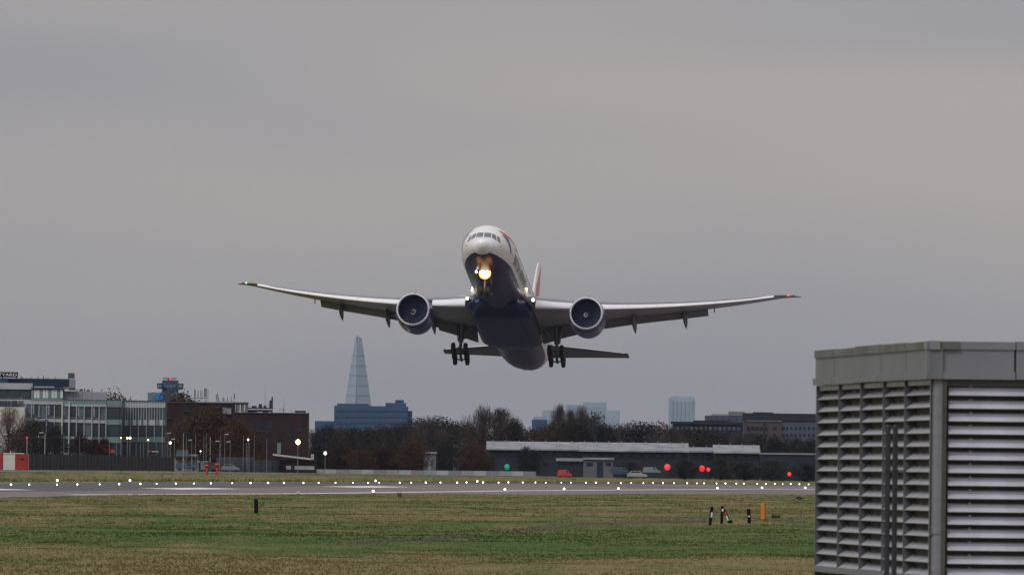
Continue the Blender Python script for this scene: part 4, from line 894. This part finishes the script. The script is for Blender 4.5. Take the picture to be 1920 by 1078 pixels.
# --- street clutter between the dark fence and the blue fence
sh2 = Bld('bus_shelter', 372, 414, 2640, 'dark flat canopy on posts behind the red bell-topped posts', 'shelter')
sh2.rect('roof', 374, 412.5, 853.2, 857.3, B_SIGNK, .5, 3)
for x in (376, 391, 410): sh2.rect('post', x, x+.8, 857, None, B_DKMET, .3, .3)
sh2.rect('back_panel', 376, 411, 866, 880, B_STEEL, -2, .2); sh2.rect('bench', 371, 394, 864, 866, B_CONC, 0, .5)
kio = Bld('kiosk', 330, 355, 2660, 'dark green-grey kiosk with a flat roof between the fences', 'kiosk')
kio.rect('cabin', 331, 353, 843, 856, B_GLASSM, 0, 3); kio.rect('roof_slab', 327, 373, 855, 857.4, B_DKMET, .3, 4)
for x in (329, 345, 360, 371): kio.rect('post', x, x+.9, 857.4, None, B_GALV, .2, .2)
kio.rect('back_wall', 328, 373, 862, None, B_STEEL, -1.5, .2); kio.rect('parapet', 352, 370, 851.5, 854.8, B_GALV, -1, 1)
low = Bld('low_wall', 536, 1005, 2860, 'long low concrete wall below the dark trees beyond the runway', 'wall', 888)
for i in range(20):
    x0 = 538+i*23.4; low.rect('wall_panel', x0, x0+23.0, 879+.010*(x0-538), None, (B_CONC, B_STEEL, B_GALV)[i*7 % 3], (.06, .0, .04, .1)[i % 4], .3)
can = Bld('white_roof_canopy', 512, 590, 2740, 'low building with a pale sloping roof under the yellow lamp', 'building')
V = [(can.X(512), -1, can.Z(512, 850.3)), (can.X(584), -1, can.Z(584, 859)), (can.X(584), -1, can.Z(584, 862)), (can.X(512), -1, can.Z(512, 853.5))]
MB().loft([V, [(v[0], 3, v[2]) for v in V]]).build('roof', B_CONCW, can.o); can.rect('wall', 513, 594, 862, None, B_BRICK, 0, 3); can.rect('door', 546, 553, 869, 881, B_BRICKW, .08, .1); can.rect('wall_band', 537, 590, 873, 880, B_CONC, .05, .1); can.rect('chimney', 583.5, 589, 851, 862, B_CONC, .3, .6)
sgn_ = Bld('roadside_sign', 278, 300, 2660, 'black roadside sign with orange logo and white lettering above the dark fence', 'sign')
bo = sgn_.rect('sign_board', 277.5, 300, 842, 850, B_SIGNK, .2, .2); sgn_.rect('post', 281, 282, 850, None, B_DKMET, .1, .1); sgn_.rect('post', 296, 297, 850, None, B_DKMET, .1, .1)
MB().sphere((sgn_.X(280.5), -.22, sgn_.Z(280.5, 845.6)), .16, sq=(1, .15, 1.2)).build('logo', bm_('logo_orange', (.5, .06, .02)), bo)
tm = text_mesh('trinity', 1.0, .02); wt = max(v.co.x for v in tm.vertices); sx = 13.0*sgn_.k/wt
for v in tm.vertices: v.co = (sgn_.X(284.8)+v.co.x*sx, -.24+v.co.z, sgn_.Z(291, 847.6)+v.co.y*.52)
tm.materials.append(B_LET); link('sign_lettering', tm, bo)
# --- lamp posts
M_POLE = bm_('pole_grey', (.20, .20, .22), sc=2); M_POLEW = bm_('pole_white', (.5, .5, .5), sc=2)
def lamp(px, pyt, Y, kind, label, lit=None, pyb=870, arm=0, r=1.6, name='lamp_post', group=None, pole=None, wpx=.55):
    b = P(px, pyb, Y); g = min(b.z, hz(b.x, Y)) if kind != 'mast' else b.z; k = Y/F; t = empty(name, (b.x, Y, g)); h_ = P(px, pyt, Y).z-g
    MB().tube((0, 0, -.3), (0, 0, h_), wpx*k*1.15, wpx*k*.8, 8).build('pole', pole or M_POLE, t, True)
    if arm: MB().tube((0, 0, h_-.05), (arm*k, 0, h_+.12), .05, .04, 6).build('arm', M_POLE, t)
    if lit: MB().sphere((arm*k, -.15, h_+.05), r*k, 10, 7, (1, .8, 1.15)).build('lamp', lit, t, True)
    elif arm: MB().obox((arm*k, 0, h_+.1), (.32, 0, .03), (0, .15, 0), (0, 0, .07)).build('lamp_head', M_GALV2, t)
    tag(t, label, 'lamp post', group); return t
M_GALV2 = bm_('lamp_head_pale', (.45, .45, .46), sc=2)
lamp(50.5, 821, 2480, 'post', 'white mast with a red lamp above the striped hut', L_REDL, 846, 0, 1.8, 'warning_light_mast', None, M_POLEW)
lamp(319, 830.5, 2600, 'post', 'bright white street lamp beside the dark brick building corner', L_WHITE, 856, 0, 2.0)
lamp(243.5, 821.5, 2610, 'post', 'right and brighter one of the twin lit street lamps before the glass block', L_WARM, 850, 0, 2.0)
lamp(238.5, 821.6, 2612, 'post', 'left and smaller one of the twin lit street lamps before the glass block', L_WARM, 850, 0, 1.5)
lamp(226.5, 821.3, 2615, 'post', 'small faint lit lamp at the glazed corner of the hotel', L_WARM, 850, 0, .9)
lamp(277.5, 825, 2610, 'post', 'small amber street lamp above the roadside sign', L_WARM, 850, 0, 1.2)
lamp(465, 824.5, 2700, 'post', 'lit street lamp in front of the brick building, left of the yellow lamp', L_WARM, 857, 0, 1.5)
lamp(558.5, 829, 2700, 'post', 'large yellow lamp above the pale sloping roof', L_WARM, 853, 0, 4.2)
lamp(609.5, 850, 2720, 'post', 'dim white lamp in front of the dark trees, right of the yellow lamp', L_DIM, 872, 0, 3.2)
lamp(376, 846, 2640, 'post', 'tiny white lamp over the dark flat canopy', L_WHITE, 855, 0, .9)
lamp(84, 812, 2560, 'post', 'tall thin pale mast with a side arm above the dark fence', None, 850, -7, .6, 'lamp_post', None, M_POLEW)
lamp(5, 815, 2560, 'post', 'grey mast with a cross arm behind the striped hut', None, 850, 4)
plain = [(343.5, 811), (349, 818), (366.3, 813), (382, 816), (386.5, 811), (394, 818), (411.5, 828, -4), (413.5, 817), (421, 815, 3.5), (431.5, 829, -3.5), (456, 816), (462, 830), (467.5, 829), (359, 826, -3), (119.5, 811), (129.5, 811), (149, 818), (163.5, 820), (205, 818), (218, 828), (255, 828), (263, 830), (269, 830), (292.5, 826), (304.5, 808), (314.5, 813, 1.5), (327, 824, -3), (500, 822), (476.5, 816)]
for ip, q in enumerate(sorted(plain)):
    lamp(q[0], q[1], random.uniform(2600, 2680), 'post', f'thin unlit pole along the far road, {nth(ip+1)} from the left in its row', None, 858, q[2] if len(q) > 2 else 0, group='unlit poles along the far road', wpx=.42, pole=M_POLEW if q[0] in (394, 343.5) else None)
# --- trees
def leaf_mesh(rng, cent, rad, per, size, name, m, tall=1.0, twig=False):
    cent = np.asarray(cent); V = []
    for c, r_ in zip(cent, rad):
        d = rng.normal(size=(per, 3)); d /= np.linalg.norm(d, axis=1)[:, None]; rr = r_*rng.random(per)**.45
        p = c+d*rr[:, None]*np.array([1, 1, tall])
        u = rng.normal(size=(per, 3)); 
        if twig: u = d*.7+np.array([0, 0, 1.3])+rng.normal(size=(per, 3))*.35
        u /= np.linalg.norm(u, axis=1)[:, None]; v = np.cross(u, rng.normal(size=(per, 3))); v /= np.linalg.norm(v, axis=1)[:, None]
        s_ = size*(.5+rng.random(per))[:, None]; wv = s_*(.13 if twig else .6); lv = s_*(2.6 if twig else 1)
        V.append(np.stack([p-u*lv-v*wv*.3, p+v*wv, p+u*lv, p-v*wv], 1))
    V = np.concatenate(V).reshape(-1, 3); return np_mesh(name, V, np.arange(len(V)).reshape(-1, 4), m)
def make_tree(seed, hgt, rx, mleaf, mbark, twig=False, base=.18, ncl=28, per=260, size=.13, crown_lo=.12, top_flat=1.0):
    rng = np.random.default_rng(seed); rd = random.Random(seed); b = MB(); cent = []; rad = []
    tr = hgt*.03; pts = [Vector((0, 0, -.5)), Vector((rd.uniform(-.1, .1), 0, hgt*.25)), Vector((rd.uniform(-.3, .3), rd.uniform(-.3, .3), hgt*.55)), Vector((rd.uniform(-.4, .4), 0, hgt*.85))]
    for i in range(3): b.tube(pts[i], pts[i+1], tr*(1-.28*i), tr*(1-.28*(i+1)), 8)
    for i in range(ncl):
        t = (i+.5)/ncl; z = hgt*(crown_lo+(1-crown_lo)*t**.9); env = math.sin(math.pi*min(1, (.12+.88*t)))**.55*(1 if t < .75 else top_flat)
        env = max(.18, env*(1.0 if t < .6 else 1-.45*((t-.6)/.4)**2)); a = i*2.39996+rd.uniform(-.4, .4); r_ = rx*env*rd.uniform(.25, .95)
        c = Vector((r_*math.cos(a), r_*math.sin(a), z-hgt*.04)); cent.append(c); rad.append(rx*rd.uniform(.26, .42))
        k = min(max((z/hgt-.15), .05), .8); st = pts[0].lerp(pts[3], k*.8); md = st.lerp(c, .55)+Vector((0, 0, .04*hgt))
        b.tube(st, md, tr*.34, tr*.2, 5); b.tube(md, c, tr*.2, tr*.06, 5)
    lm = leaf_mesh(rng, [tuple(c) for c in cent], rad, per, size, 'crown', mleaf, 1.0, twig)
    zs_ = np.array([v.co.z for v in lm.vertices]); return b.mesh('trunk', mbark, True), lm, float(np.percentile(zs_, 99.3))
def tm_(name, c1, c2): return mat(name, c1, .9, scale=.45, col2=c2, spec=.1)
T_BARK = bm_('bark', (.035, .028, .024)); T_BROWN = tm_('leaf_brown', (.042, .024, .016), (.085, .042, .022)); T_RUST = tm_('leaf_rust', (.055, .020, .014), (.10, .035, .022)); T_DARK = tm_('leaf_dark', (.018, .017, .017), (.032, .028, .026)); T_TWIG = tm_('twig_grey', (.045, .036, .032), (.085, .066, .056)); T_OLIVE = tm_('leaf_olive', (.026, .023, .018), (.044, .037, .027)); T_AUT = tm_('leaf_autumn', (.075, .042, .028), (.14, .08, .05)); T_MAR = tm_('leaf_maroon', (.028, .013, .014), (.046, .021, .020))
KIND = {'dark': make_tree(1, 9, 4.2, T_DARK, T_BARK), 'dark2': make_tree(2, 9, 4.8, T_OLIVE, T_BARK), 'brown': make_tree(3, 9, 5.4, T_BROWN, T_BARK, ncl=42, per=260, size=.14), 'rust': make_tree(4, 9, 3.6, T_MAR, T_BARK), 'bare': make_tree(5, 9, 4.0, T_TWIG, T_BARK, True, ncl=36, per=200, size=.16, crown_lo=.08), 'bare2': make_tree(6, 9, 3.2, T_TWIG, T_BARK, True, ncl=32, per=190, size=.17, crown_lo=.1), 'aut': make_tree(7, 9, 4.4, T_AUT, T_BARK, True, ncl=32, per=220, size=.14), 'maroon': make_tree(8, 9, 4.2, T_BROWN, T_BARK)}
ntree = 0
def tree(px, pyt, Y, kind, label, wide=1.0, group=None, name='tree'):
    global ntree; ntree += 1
    b = P(px, pyt, Y); g = hz(b.x, Y); h_ = (b.z-g); t = empty(name, (b.x, Y, g), random.uniform(0, 6.28)); s_ = h_/KIND[kind][2]; t.scale = (s_*wide, s_*wide, s_)
    link('trunk', KIND[kind][0], t); link('crown', KIND[kind][1], t); tag(t, label, 'tree', group); return t
tree(18, 764, 2640, 'aut', 'bare reddish-brown tree in front of the white hotel wing at the left edge', .8)
tree(66, 787, 2620, 'dark2', 'large dark bush below the hotel windows, behind the red-lamp mast', 1.15, name='bush'); tree(42, 800, 2650, 'bare', 'bare grey-brown tree between the striped hut and the hotel', .8)
tree(103, 797, 2615, 'dark', 'dark rounded tree right of the large dark bush below the hotel', .9)
tree(149, 815, 2630, 'rust', 'maroon tree below the hotel columns', 1.1); tree(177, 823, 2640, 'rust', 'smaller maroon tree right of the hotel columns', 1.0); tree(196, 821, 2625, 'rust', 'dark red tree at the glazed corner of the hotel', .85)
tree(213, 741, 2900, 'brown', 'brown treetop showing above the hotel roof', .8); tree(338, 740, 2950, 'brown', 'brown treetop showing above the dark brick building', 1.0)
tree(398, 767, 2730, 'brown', 'broad round brown autumn tree in front of the brick building', 1.15); tree(452, 795, 2725, 'brown', 'lower brown tree at the right of the broad autumn tree', 1.0); tree(357, 790, 2735, 'dark2', 'dark tree at the left of the broad autumn tree', .9)
GRP = 'dark trees in the belt beyond the runway'; it = 0
for px, py, kd, wd_ in [(592, 808, 'dark2', 1.1), (612, 800, 'dark', 1.2), (636, 806, 'maroon', 1.2), (662, 803, 'dark2', 1.3), (690, 802, 'dark', 1.1), (712, 800, 'maroon', 1.2), (738, 798, 'dark2', 1.2), (760, 795, 'dark', 1.1), (783, 789, 'dark', 1.2), (806, 784, 'bare', 1.3), (828, 783, 'dark', 1.2), (850, 792, 'bare', 1.2), (872, 797, 'dark2', 1.2), (970, 797, 'dark', .9), (1000, 803, 'dark2', 1.2), (1022, 802, 'maroon', 1.1), (1150, 801, 'dark2', 1.3), (1175, 799, 'bare', 1.3), (1200, 795, 'dark', 1.3), (1228, 796, 'dark2', 1.4), (1256, 800, 'bare', 1.3), (1290, 805, 'dark2', 1.3), (1320, 806, 'dark', 1.4), (1352, 810, 'dark2', 1.4), (1385, 813, 'bare', 1.3), (1420, 815, 'dark2', 1.4), (1455, 822, 'dark', 1.4), (1490, 820, 'dark2', 1.3), (1520, 824, 'dark', 1.4)]:
    it += 1; tree(px, py+random.uniform(-2, 2), random.uniform(3150, 3400), kd, f'dark tree in the rear row of the tree belt, {nth(it)} from the left', wd_, GRP)
for px, py, kd, wd_ in [(600, 835, 'dark', 1.6), (640, 838, 'rust', 1.8), (675, 842, 'maroon', 1.7), (715, 840, 'rust', 1.9), (750, 836, 'dark', 1.8), (775, 828, 'maroon', 1.5), (835, 832, 'dark', 1.3), (870, 842, 'dark', 1.7), (892, 836, 'maroon', 1.5), (905, 848, 'dark2', 1.5), (1182, 866, 'dark2', 2.2), (1283, 862, 'dark', 2.0), (1352, 858, 'dark2', 2.0), (1398, 866, 'dark', 2.4), (1446, 864, 'dark2', 2.2), (1512, 868, 'dark', 2.2)]:
    it2 = globals().get('it2', 0)+1; tree(px, py, random.uniform(2900, 2980), kd, f'low dark bush at the foot of the tree belt, {nth(it2)} from the left', wd_, 'low bushy trees at the foot of the belt', 'bush')
tree(905, 766, 3120, 'bare', 'tall bare twiggy tree below the right engine, left of its twin', .95); tree(938, 768, 3120, 'bare2', 'tall bare twiggy tree with a rounded top, right of its twin', 1.15); tree(963, 787, 3100, 'dark', 'small dark tree at the foot of the twin bare trees', .8)
tree(1050, 761, 3130, 'bare2', 'tallest bare upright tree in front of the pale far block', .62); tree(1070, 771, 3120, 'bare2', 'narrow bare tree between two taller bare trees', .6); tree(1092, 766, 3130, 'bare', 'bare upright tree with a pointed top before the pale far block', .62); tree(1112, 778, 3110, 'dark2', 'dark tree at the right of the upright bare trees', .8); tree(1036, 792, 3100, 'maroon', 'small brownish tree left of the upright bare trees', .6); tree(1082, 790, 3090, 'dark', 'dark bushy tree at the foot of the upright bare trees', 1.1); tree(1058, 792, 3085, 'dark2', 'dark olive tree below the tallest bare upright tree', 1.0); tree(1130, 795, 3095, 'dark', 'dark tree where the bare upright group falls to the belt', .9)
tree(985, 838, 2950, 'dark', 'dark round tree in front of the long pale roof', 1.0); tree(1000, 845, 2940, 'dark', 'smaller dark round tree in front of the long pale roof', 1.2)
# --- right background
B_NAVYR = bm_('navy_roof', (.024, .028, .038)); B_TAN = bm_('dull_brick', (.075, .06, .065)); B_GREYB = bm_('blue_grey_wall', (.07, .085, .12)); B_PALE = bm_('pale_roof_sheet', (.25, .26, .28), .6, .3); B_PALE2 = bm_('pale_grey_wall', (.12, .125, .135))
rb = Bld('brick_office_block', 1393, 1560, 3600, 'dark-roofed brick and blue-grey office block at the right behind the louvred building')
rb.rect('wall', 1395, 1468, 789, None, B_TAN, 0, 15); rb.rect('wall', 1468.2, 1560, 788.5, None, B_GREYB, .1, 15)
rb.rect('roof', 1393, 1560, 775, 788.6, B_NAVYR, .4, 16); rb.rect('roof_step', 1412, 1450, 772.5, 775.2, B_NAVYR, -2, 8)
for r_, y0 in enumerate((800, 813)):
    for i in range(16):
        x0 = 1400+i*8.2
        if 1428 < x0 < 1466 and i % 2: continue
        rb.rect('window', x0, x0+(3.6 if x0 > 1468 else 5.5), y0, y0+5.5, B_BRICKW, .18, .3)
rb.rect('downpipe', 1431, 1434, 790, 838, B_NAVYR, .3, .3)
rb2 = Bld('long_dark_block', 1258, 1394, 3700, 'long dark navy block between the trees and the brick office block')
rb2.rect('wall', 1262, 1393, 795, None, B_NAVY, 0, 12); rb2.rect('roof', 1258, 1394, 790.5, 795.2, B_NAVYR, .4, 12); rb2.rect('roof_step', 1300, 1368, 788, 790.7, B_NAVYR, -1, 8)
for i in range(14): rb2.rect('window', 1268+i*8.8, 1273+i*8.8, 800, 806, B_GLASSM, .15, .2)
gr = Bld('grey_roof_building', 1322, 1400, 5200, 'hazy grey building with a stepped roof behind the long dark block')
gr.rect('wall', 1322, 1399, 779, None, B_GREYB, 0, 15); gr.rect('roof', 1366, 1396, 771.5, 779.2, bm_('grey_far_roof', (.16, .16, .17)), .2, 12); gr.rect('roof', 1334, 1366, 776, 779.2, B_STEEL, .1, 12)
for x0 in (1328, 1340, 1352, 1364, 1376, 1388): gr.rect('window', x0, x0+6, 782, 787, B_TOWER, .2, .3)
# long pale-roofed sheds
def shed_(name, px0, px1, yt, ye, Y, mr, mw, label, drop=.011, wins=0):
    s_ = Bld(name, px0, px1, Y, label); c = (px0+px1)/2
    z1, z0 = s_.Z(c, yt), s_.Z(c, ye); x0, x1 = s_.X(px0), s_.X(px1)
    V0 = [(x0, -1, z0), (x1, -1, z0), (x1, -1, z0+.25), (x0, -1, z0+.25)]; V1 = [(x0, 12, z1-.25), (x1, 12, z1-.25), (x1, 12, z1), (x0, 12, z1)]
    MB().loft([V0, V1]).build('roof', mr, s_.o); s_.rect('wall', px0+2, px1-2, ye+.5, None, mw, 0, 12)
    for i in range(wins):
        a = px0+6+(px1-px0-12)*i/wins; s_.rect('window', a, a+(px1-px0)/wins*.6, ye+4, ye+11, B_BRICKW, .15, .3)
    n_ = int((px1-px0)/22)
    for i in range(n_):
        a = x0+(x1-x0)*(i+.5)/n_; MB().obox((a, 5.5, (z0+z1)/2+.18), (.05, 0, 0), (0, 6.3, (z1-z0)/2), (0, 0, .05)).build('roof_rib', B_GALV, s_.o)
    return s_
shed_('pale_roof_shed', 912, 1085, 827.5, 844, 3040, B_PALE, B_NAVYR, 'long low building with a pale roof, left of two, beyond the runway', wins=9)
shed_('pale_roof_shed', 1085.2, 1292, 829.5, 847, 3040, B_PALE, B_NAVYR, 'long low building with a pale roof, right of two, beyond the runway', wins=10)
shed_('pale_roof_shed', 1338, 1426, 834, 850, 3080, B_PALE, B_NAVYR, 'short low building with a pale roof before the brick office block', wins=4)
shed_('grey_roof_shed', 1290, 1338, 838, 848, 3090, B_STEEL, B_NAVYR, 'grey-roofed link building between the pale-roofed buildings', wins=3)
dk = Bld('dark_hall', 1426, 1560, 3050, 'dark windowless hall at the right behind the runway lamps')
dk.rect('wall', 1428, 1560, 852, None, B_NAVYR, 0, 10); dk.rect('roof', 1426, 1560, 849, 852.2, B_STEEL, .3, 10.5)
for x0 in (1436, 1462, 1490, 1516): dk.rect('door', x0, x0+10, 866, None, B_BRICKW, .1, .2)
sm = Bld('white_gable_hut', 1045, 1152, 2960, 'low grey building with pale roof strips in front of the long pale roofs')
sm.rect('wall', 1046, 1094, 866, None, B_NAVYR, 0, 5); sm.rect('wall', 1094.2, 1150, 862, None, B_PALE2, .3, 5); sm.rect('roof', 1043, 1094, 858.5, 864, B_PALE, .6, 6); sm.rect('roof', 1094.2, 1152, 857.5, 861.5, B_PALE, .7, 6)
sm.rect('door', 1120, 1131, 866, None, B_NAVY, .4, .2); sm.rect('window', 1100, 1112, 867, 873, B_BRICKW, .4, .2); sm.rect('window', 1136, 1146, 867, 873, B_BRICKW, .4, .2)
pt = Bld('pale_hut', 793, 820, 2930, 'pale blue-grey hut between dark bushes beyond the runway', 'hut')
pt.rect('wall', 795, 818, 850, None, B_PALE2, 0, 3); pt.rect('roof', 793.5, 819.5, 847, 850.2, B_GALV, .3, 3.5); pt.rect('door', 803, 809, 859, None, B_STEEL, .1, .1)
pt = Bld('grey_cabinet', 849, 862, 2940, 'small grey cabinet right of the pale hut', 'cabinet'); pt.rect('body', 850, 861, 858, None, B_STEEL, 0, 1.5); pt.rect('top', 849.4, 861.6, 856.5, 858.2, B_GALV, .1, 1.7); pt.rect('door', 851.5, 859.5, 861, 876, B_DKMET, .05, .1)
# --- vehicles
M_TYRE = M_BLACKR
def vehicle(px, Y, ln, hgt, m_, label, kind='van', rz=0.0, pyb=None):
    x, z = P(px, 885, Y).x, None; z = hz(x, Y); 
    if pyb: z = P(px, pyb, Y).z
    t = empty('parked_'+kind, (x, Y, z), rz); w_ = .92
    prof = [(-.5, .25), (-.5, .62), (-.46, .96), (-.40, 1.0), (.18, 1.0), (.33, .60), (.48, .52), (.5, .25)] if kind == 'van' else [(-.5, .25), (-.5, .58), (-.44, .62), (-.30, .98), (.12, 1.0), (.27, .64), (.47, .56), (.5, .25)]
    V = [[(a*ln, s_*w_*(1 if c < .7 else .86), c*hgt) for a, c in prof] for s_ in (-1, 1)]
    MB().loft(V).build('body', m_, t)
    wn = [(.08, .62), (.05, .93), (.17, .93), (.29, .62)] if kind == 'van' else [(-.40, .63), (-.28, .93), (.1, .94), (.23, .64)]
    for s_ in (-1, 1): MB().add([(a*ln, s_*(w_*.93+.03), c*hgt) for a, c in wn], [(0, 1, 2, 3)]).build('side_window', B_GLASS, t)
    for a in (-.32, .32):
        for s_ in (-1, 1): MB().revolve((a*ln, s_*(w_-.12)-.1, .33), (0, 1, 0), [(0, .2), (.02, .33), (.18, .33), (.2, .2)], 14, True).build('wheel', M_TYRE, t)
    for s_ in (-1, 1): MB().sphere((-.5*ln, s_*.7, .5*hgt), .1, 8, 5).build('tail_light', M_HRED, t)
    tag(t, label, kind); return t
V_W = mat('van_white', (.3, .3, .3), .35, var=.05); V_R = mat('van_red', (.42, .03, .05), .4, var=.08); V_G = mat('car_silver', (.17, .18, .20), .3, var=.05); V_B = mat('car_blue', (.03, .05, .09), .3, var=.05)
vehicle(1059, 2860, 2.6, 1.45, V_R, 'small red vehicle parked beyond the runway below the pale roofs', 'van', 0, 896)
vehicle(432, 2640, 3.0, 1.2, V_G, 'silver car right of the red bell-topped posts', 'car', 0, 884)
vehicle(350, 2650, 3.6, 1.15, V_B, 'dark blue van between the dark fence and the red bell-topped posts', 'van', 0, 882); vehicle(1165, 2900, 3.6, 1.7, V_B, 'dark blue van left of the red lights, beyond the runway', 'van', 0, 893)
vehicle(1195, 2880, 3.6, 1.4, V_W, 'pale car at the far roadside left of the red lights', 'car', 0, 897); vehicle(1222, 2900, 3.2, 1.3, V_G, 'silver van beside the leftmost red light', 'van', 0, 889)
vehicle(197, 2690, 3.2, 1.6, V_R, 'red van behind the dark fence below the hotel corner', 'van', 0, 853)
# --- signal lights beyond the runway
def signal(px, py, Y, r, m_, label, pyb=893):
    b = P(px, pyb, Y); k = Y/F; t = empty('signal_light', (b.x, Y, b.z)); h_ = P(px, py, Y).z-b.z
    MB().tube((0, 0, -.5), (0, 0, h_), .06).build('post', B_DKMET, t); MB().box((-r*k*1.15, .05, h_-r*k*1.2), (r*k*1.15, .35, h_+r*k*1.25)).build('housing', B_DKMET, t)
    MB().sphere((0, -.05, h_), r*k, 12, 8, (1, .5, 1.08)).build('lens', m_, t, True); tag(t, label, 'signal light')
signal(1251, 875.5, 2900, 5.6, L_REDL, 'largest round red light beyond the runway, left of the other red lights')
signal(1316, 878, 2910, 5.4, emit('lamp_red_deep', (.8, .015, .03), 1.2), 'broad dark red light beyond the runway, touching a brighter one', 895); signal(1328, 880, 2905, 3.6, L_REDL, 'small bright red light touching the broad dark red one', 895)
signal(1480, 888.5, 2920, 3.6, L_REDL, 'rightmost small red light beyond the runway, nearest the louvred building', 897); signal(950.5, 875, 2900, 5.0, L_GREEN, 'dull green light beyond the runway below the dark round tree')
M_CONE = bm_('cone_orange', (.42, .10, .03), sc=2)
for px, py, lb in ((731.5, 892, 'left one of two small orange markers on the far verge'), (777, 893, 'right one of two small orange markers on the far verge')):
    b = P(px, py, 2700); t = empty('verge_marker', b); MB().tube((0, 0, -.2), (0, 0, .62), .22, .05, 10).build('cone', M_CONE, t, True); MB().box((-.26, -.26, -.2), (.26, .26, .04)).build('base', M_CONE, t); tag(t, lb, 'marker')
# --- far city: blocks and the glass spire
B_FAR = bm_('hazed_concrete', (.05, .09, .18), sc=.05); B_FAR2 = bm_('hazed_panel', (.046, .082, .165), sc=.05); B_FARP = bm_('hazed_pale', (.30, .37, .46), sc=.05); B_FARW = bm_('hazed_window', (.27, .34, .43), sc=.05); B_GLS = mat('hazed_glass', (.27, .335, .42), .8, var=.05, scale=.03); B_GLS2 = bm_('spire_frame', (.31, .395, .48))  # bluish tones put part of the distance haze into the colour
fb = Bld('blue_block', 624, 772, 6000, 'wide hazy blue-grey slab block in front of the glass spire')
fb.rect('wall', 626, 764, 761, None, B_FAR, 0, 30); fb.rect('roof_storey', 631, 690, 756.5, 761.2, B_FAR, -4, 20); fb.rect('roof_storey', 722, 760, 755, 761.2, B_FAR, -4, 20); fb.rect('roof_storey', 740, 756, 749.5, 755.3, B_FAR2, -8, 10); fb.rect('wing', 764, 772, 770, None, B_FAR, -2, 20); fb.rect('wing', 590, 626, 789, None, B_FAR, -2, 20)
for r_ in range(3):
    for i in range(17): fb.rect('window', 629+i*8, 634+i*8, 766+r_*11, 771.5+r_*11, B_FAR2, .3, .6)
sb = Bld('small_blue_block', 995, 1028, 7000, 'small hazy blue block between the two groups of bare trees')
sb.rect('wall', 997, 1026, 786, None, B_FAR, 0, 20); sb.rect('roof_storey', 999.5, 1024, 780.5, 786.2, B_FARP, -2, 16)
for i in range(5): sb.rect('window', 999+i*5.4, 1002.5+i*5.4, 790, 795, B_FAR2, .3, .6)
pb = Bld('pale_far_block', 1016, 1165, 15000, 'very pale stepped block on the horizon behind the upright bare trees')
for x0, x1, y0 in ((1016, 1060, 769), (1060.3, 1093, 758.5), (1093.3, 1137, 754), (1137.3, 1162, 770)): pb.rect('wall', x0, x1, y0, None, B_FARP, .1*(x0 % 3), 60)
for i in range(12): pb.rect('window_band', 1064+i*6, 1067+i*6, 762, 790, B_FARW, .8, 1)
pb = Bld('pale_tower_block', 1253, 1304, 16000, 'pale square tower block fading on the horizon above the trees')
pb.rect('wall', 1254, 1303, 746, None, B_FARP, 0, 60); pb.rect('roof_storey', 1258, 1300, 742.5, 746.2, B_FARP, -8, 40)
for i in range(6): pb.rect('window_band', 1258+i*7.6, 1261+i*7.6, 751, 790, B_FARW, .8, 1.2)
# glass spire: tapering faceted tower with an open top
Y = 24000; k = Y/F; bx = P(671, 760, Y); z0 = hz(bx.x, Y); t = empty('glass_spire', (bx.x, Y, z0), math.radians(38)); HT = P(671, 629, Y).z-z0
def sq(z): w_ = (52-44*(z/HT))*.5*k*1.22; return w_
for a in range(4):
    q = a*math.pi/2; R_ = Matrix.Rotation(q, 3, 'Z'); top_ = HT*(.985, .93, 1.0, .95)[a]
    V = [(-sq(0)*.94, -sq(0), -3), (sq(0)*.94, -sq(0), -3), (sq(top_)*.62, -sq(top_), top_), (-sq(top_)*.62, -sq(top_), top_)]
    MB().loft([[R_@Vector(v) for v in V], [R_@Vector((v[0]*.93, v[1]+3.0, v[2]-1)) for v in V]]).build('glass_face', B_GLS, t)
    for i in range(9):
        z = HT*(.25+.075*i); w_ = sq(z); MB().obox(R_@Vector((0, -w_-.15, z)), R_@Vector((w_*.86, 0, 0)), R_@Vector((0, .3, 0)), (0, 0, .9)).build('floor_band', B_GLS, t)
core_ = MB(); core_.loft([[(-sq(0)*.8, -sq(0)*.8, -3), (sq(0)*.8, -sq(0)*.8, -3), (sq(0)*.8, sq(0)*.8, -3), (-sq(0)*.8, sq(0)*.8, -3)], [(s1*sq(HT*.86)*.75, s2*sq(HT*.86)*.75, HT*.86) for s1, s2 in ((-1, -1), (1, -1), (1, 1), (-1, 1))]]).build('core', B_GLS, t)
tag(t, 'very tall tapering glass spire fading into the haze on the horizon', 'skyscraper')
# ------------------------------------------------------------------ haze
hm = bpy.data.materials.new('haze_air'); hm.use_nodes = True; n = hm.node_tree.nodes; n.clear()
o_ = n.new('ShaderNodeOutputMaterial'); v_ = n.new('ShaderNodeVolumePrincipled'); v_.inputs['Density'].default_value = 1.0e-5
v_.inputs['Color'].default_value = (.45, .55, .74, 1); v_.inputs['Anisotropy'].default_value = 0.0
hm.node_tree.links.new(v_.outputs[0], o_.inputs['Volume'])
tag(MB().box((-17500, -3600, -4), (17500, 28500, 235)).build('haze', hm), 'thin pale haze filling the air over the airfield', kind='stuff')
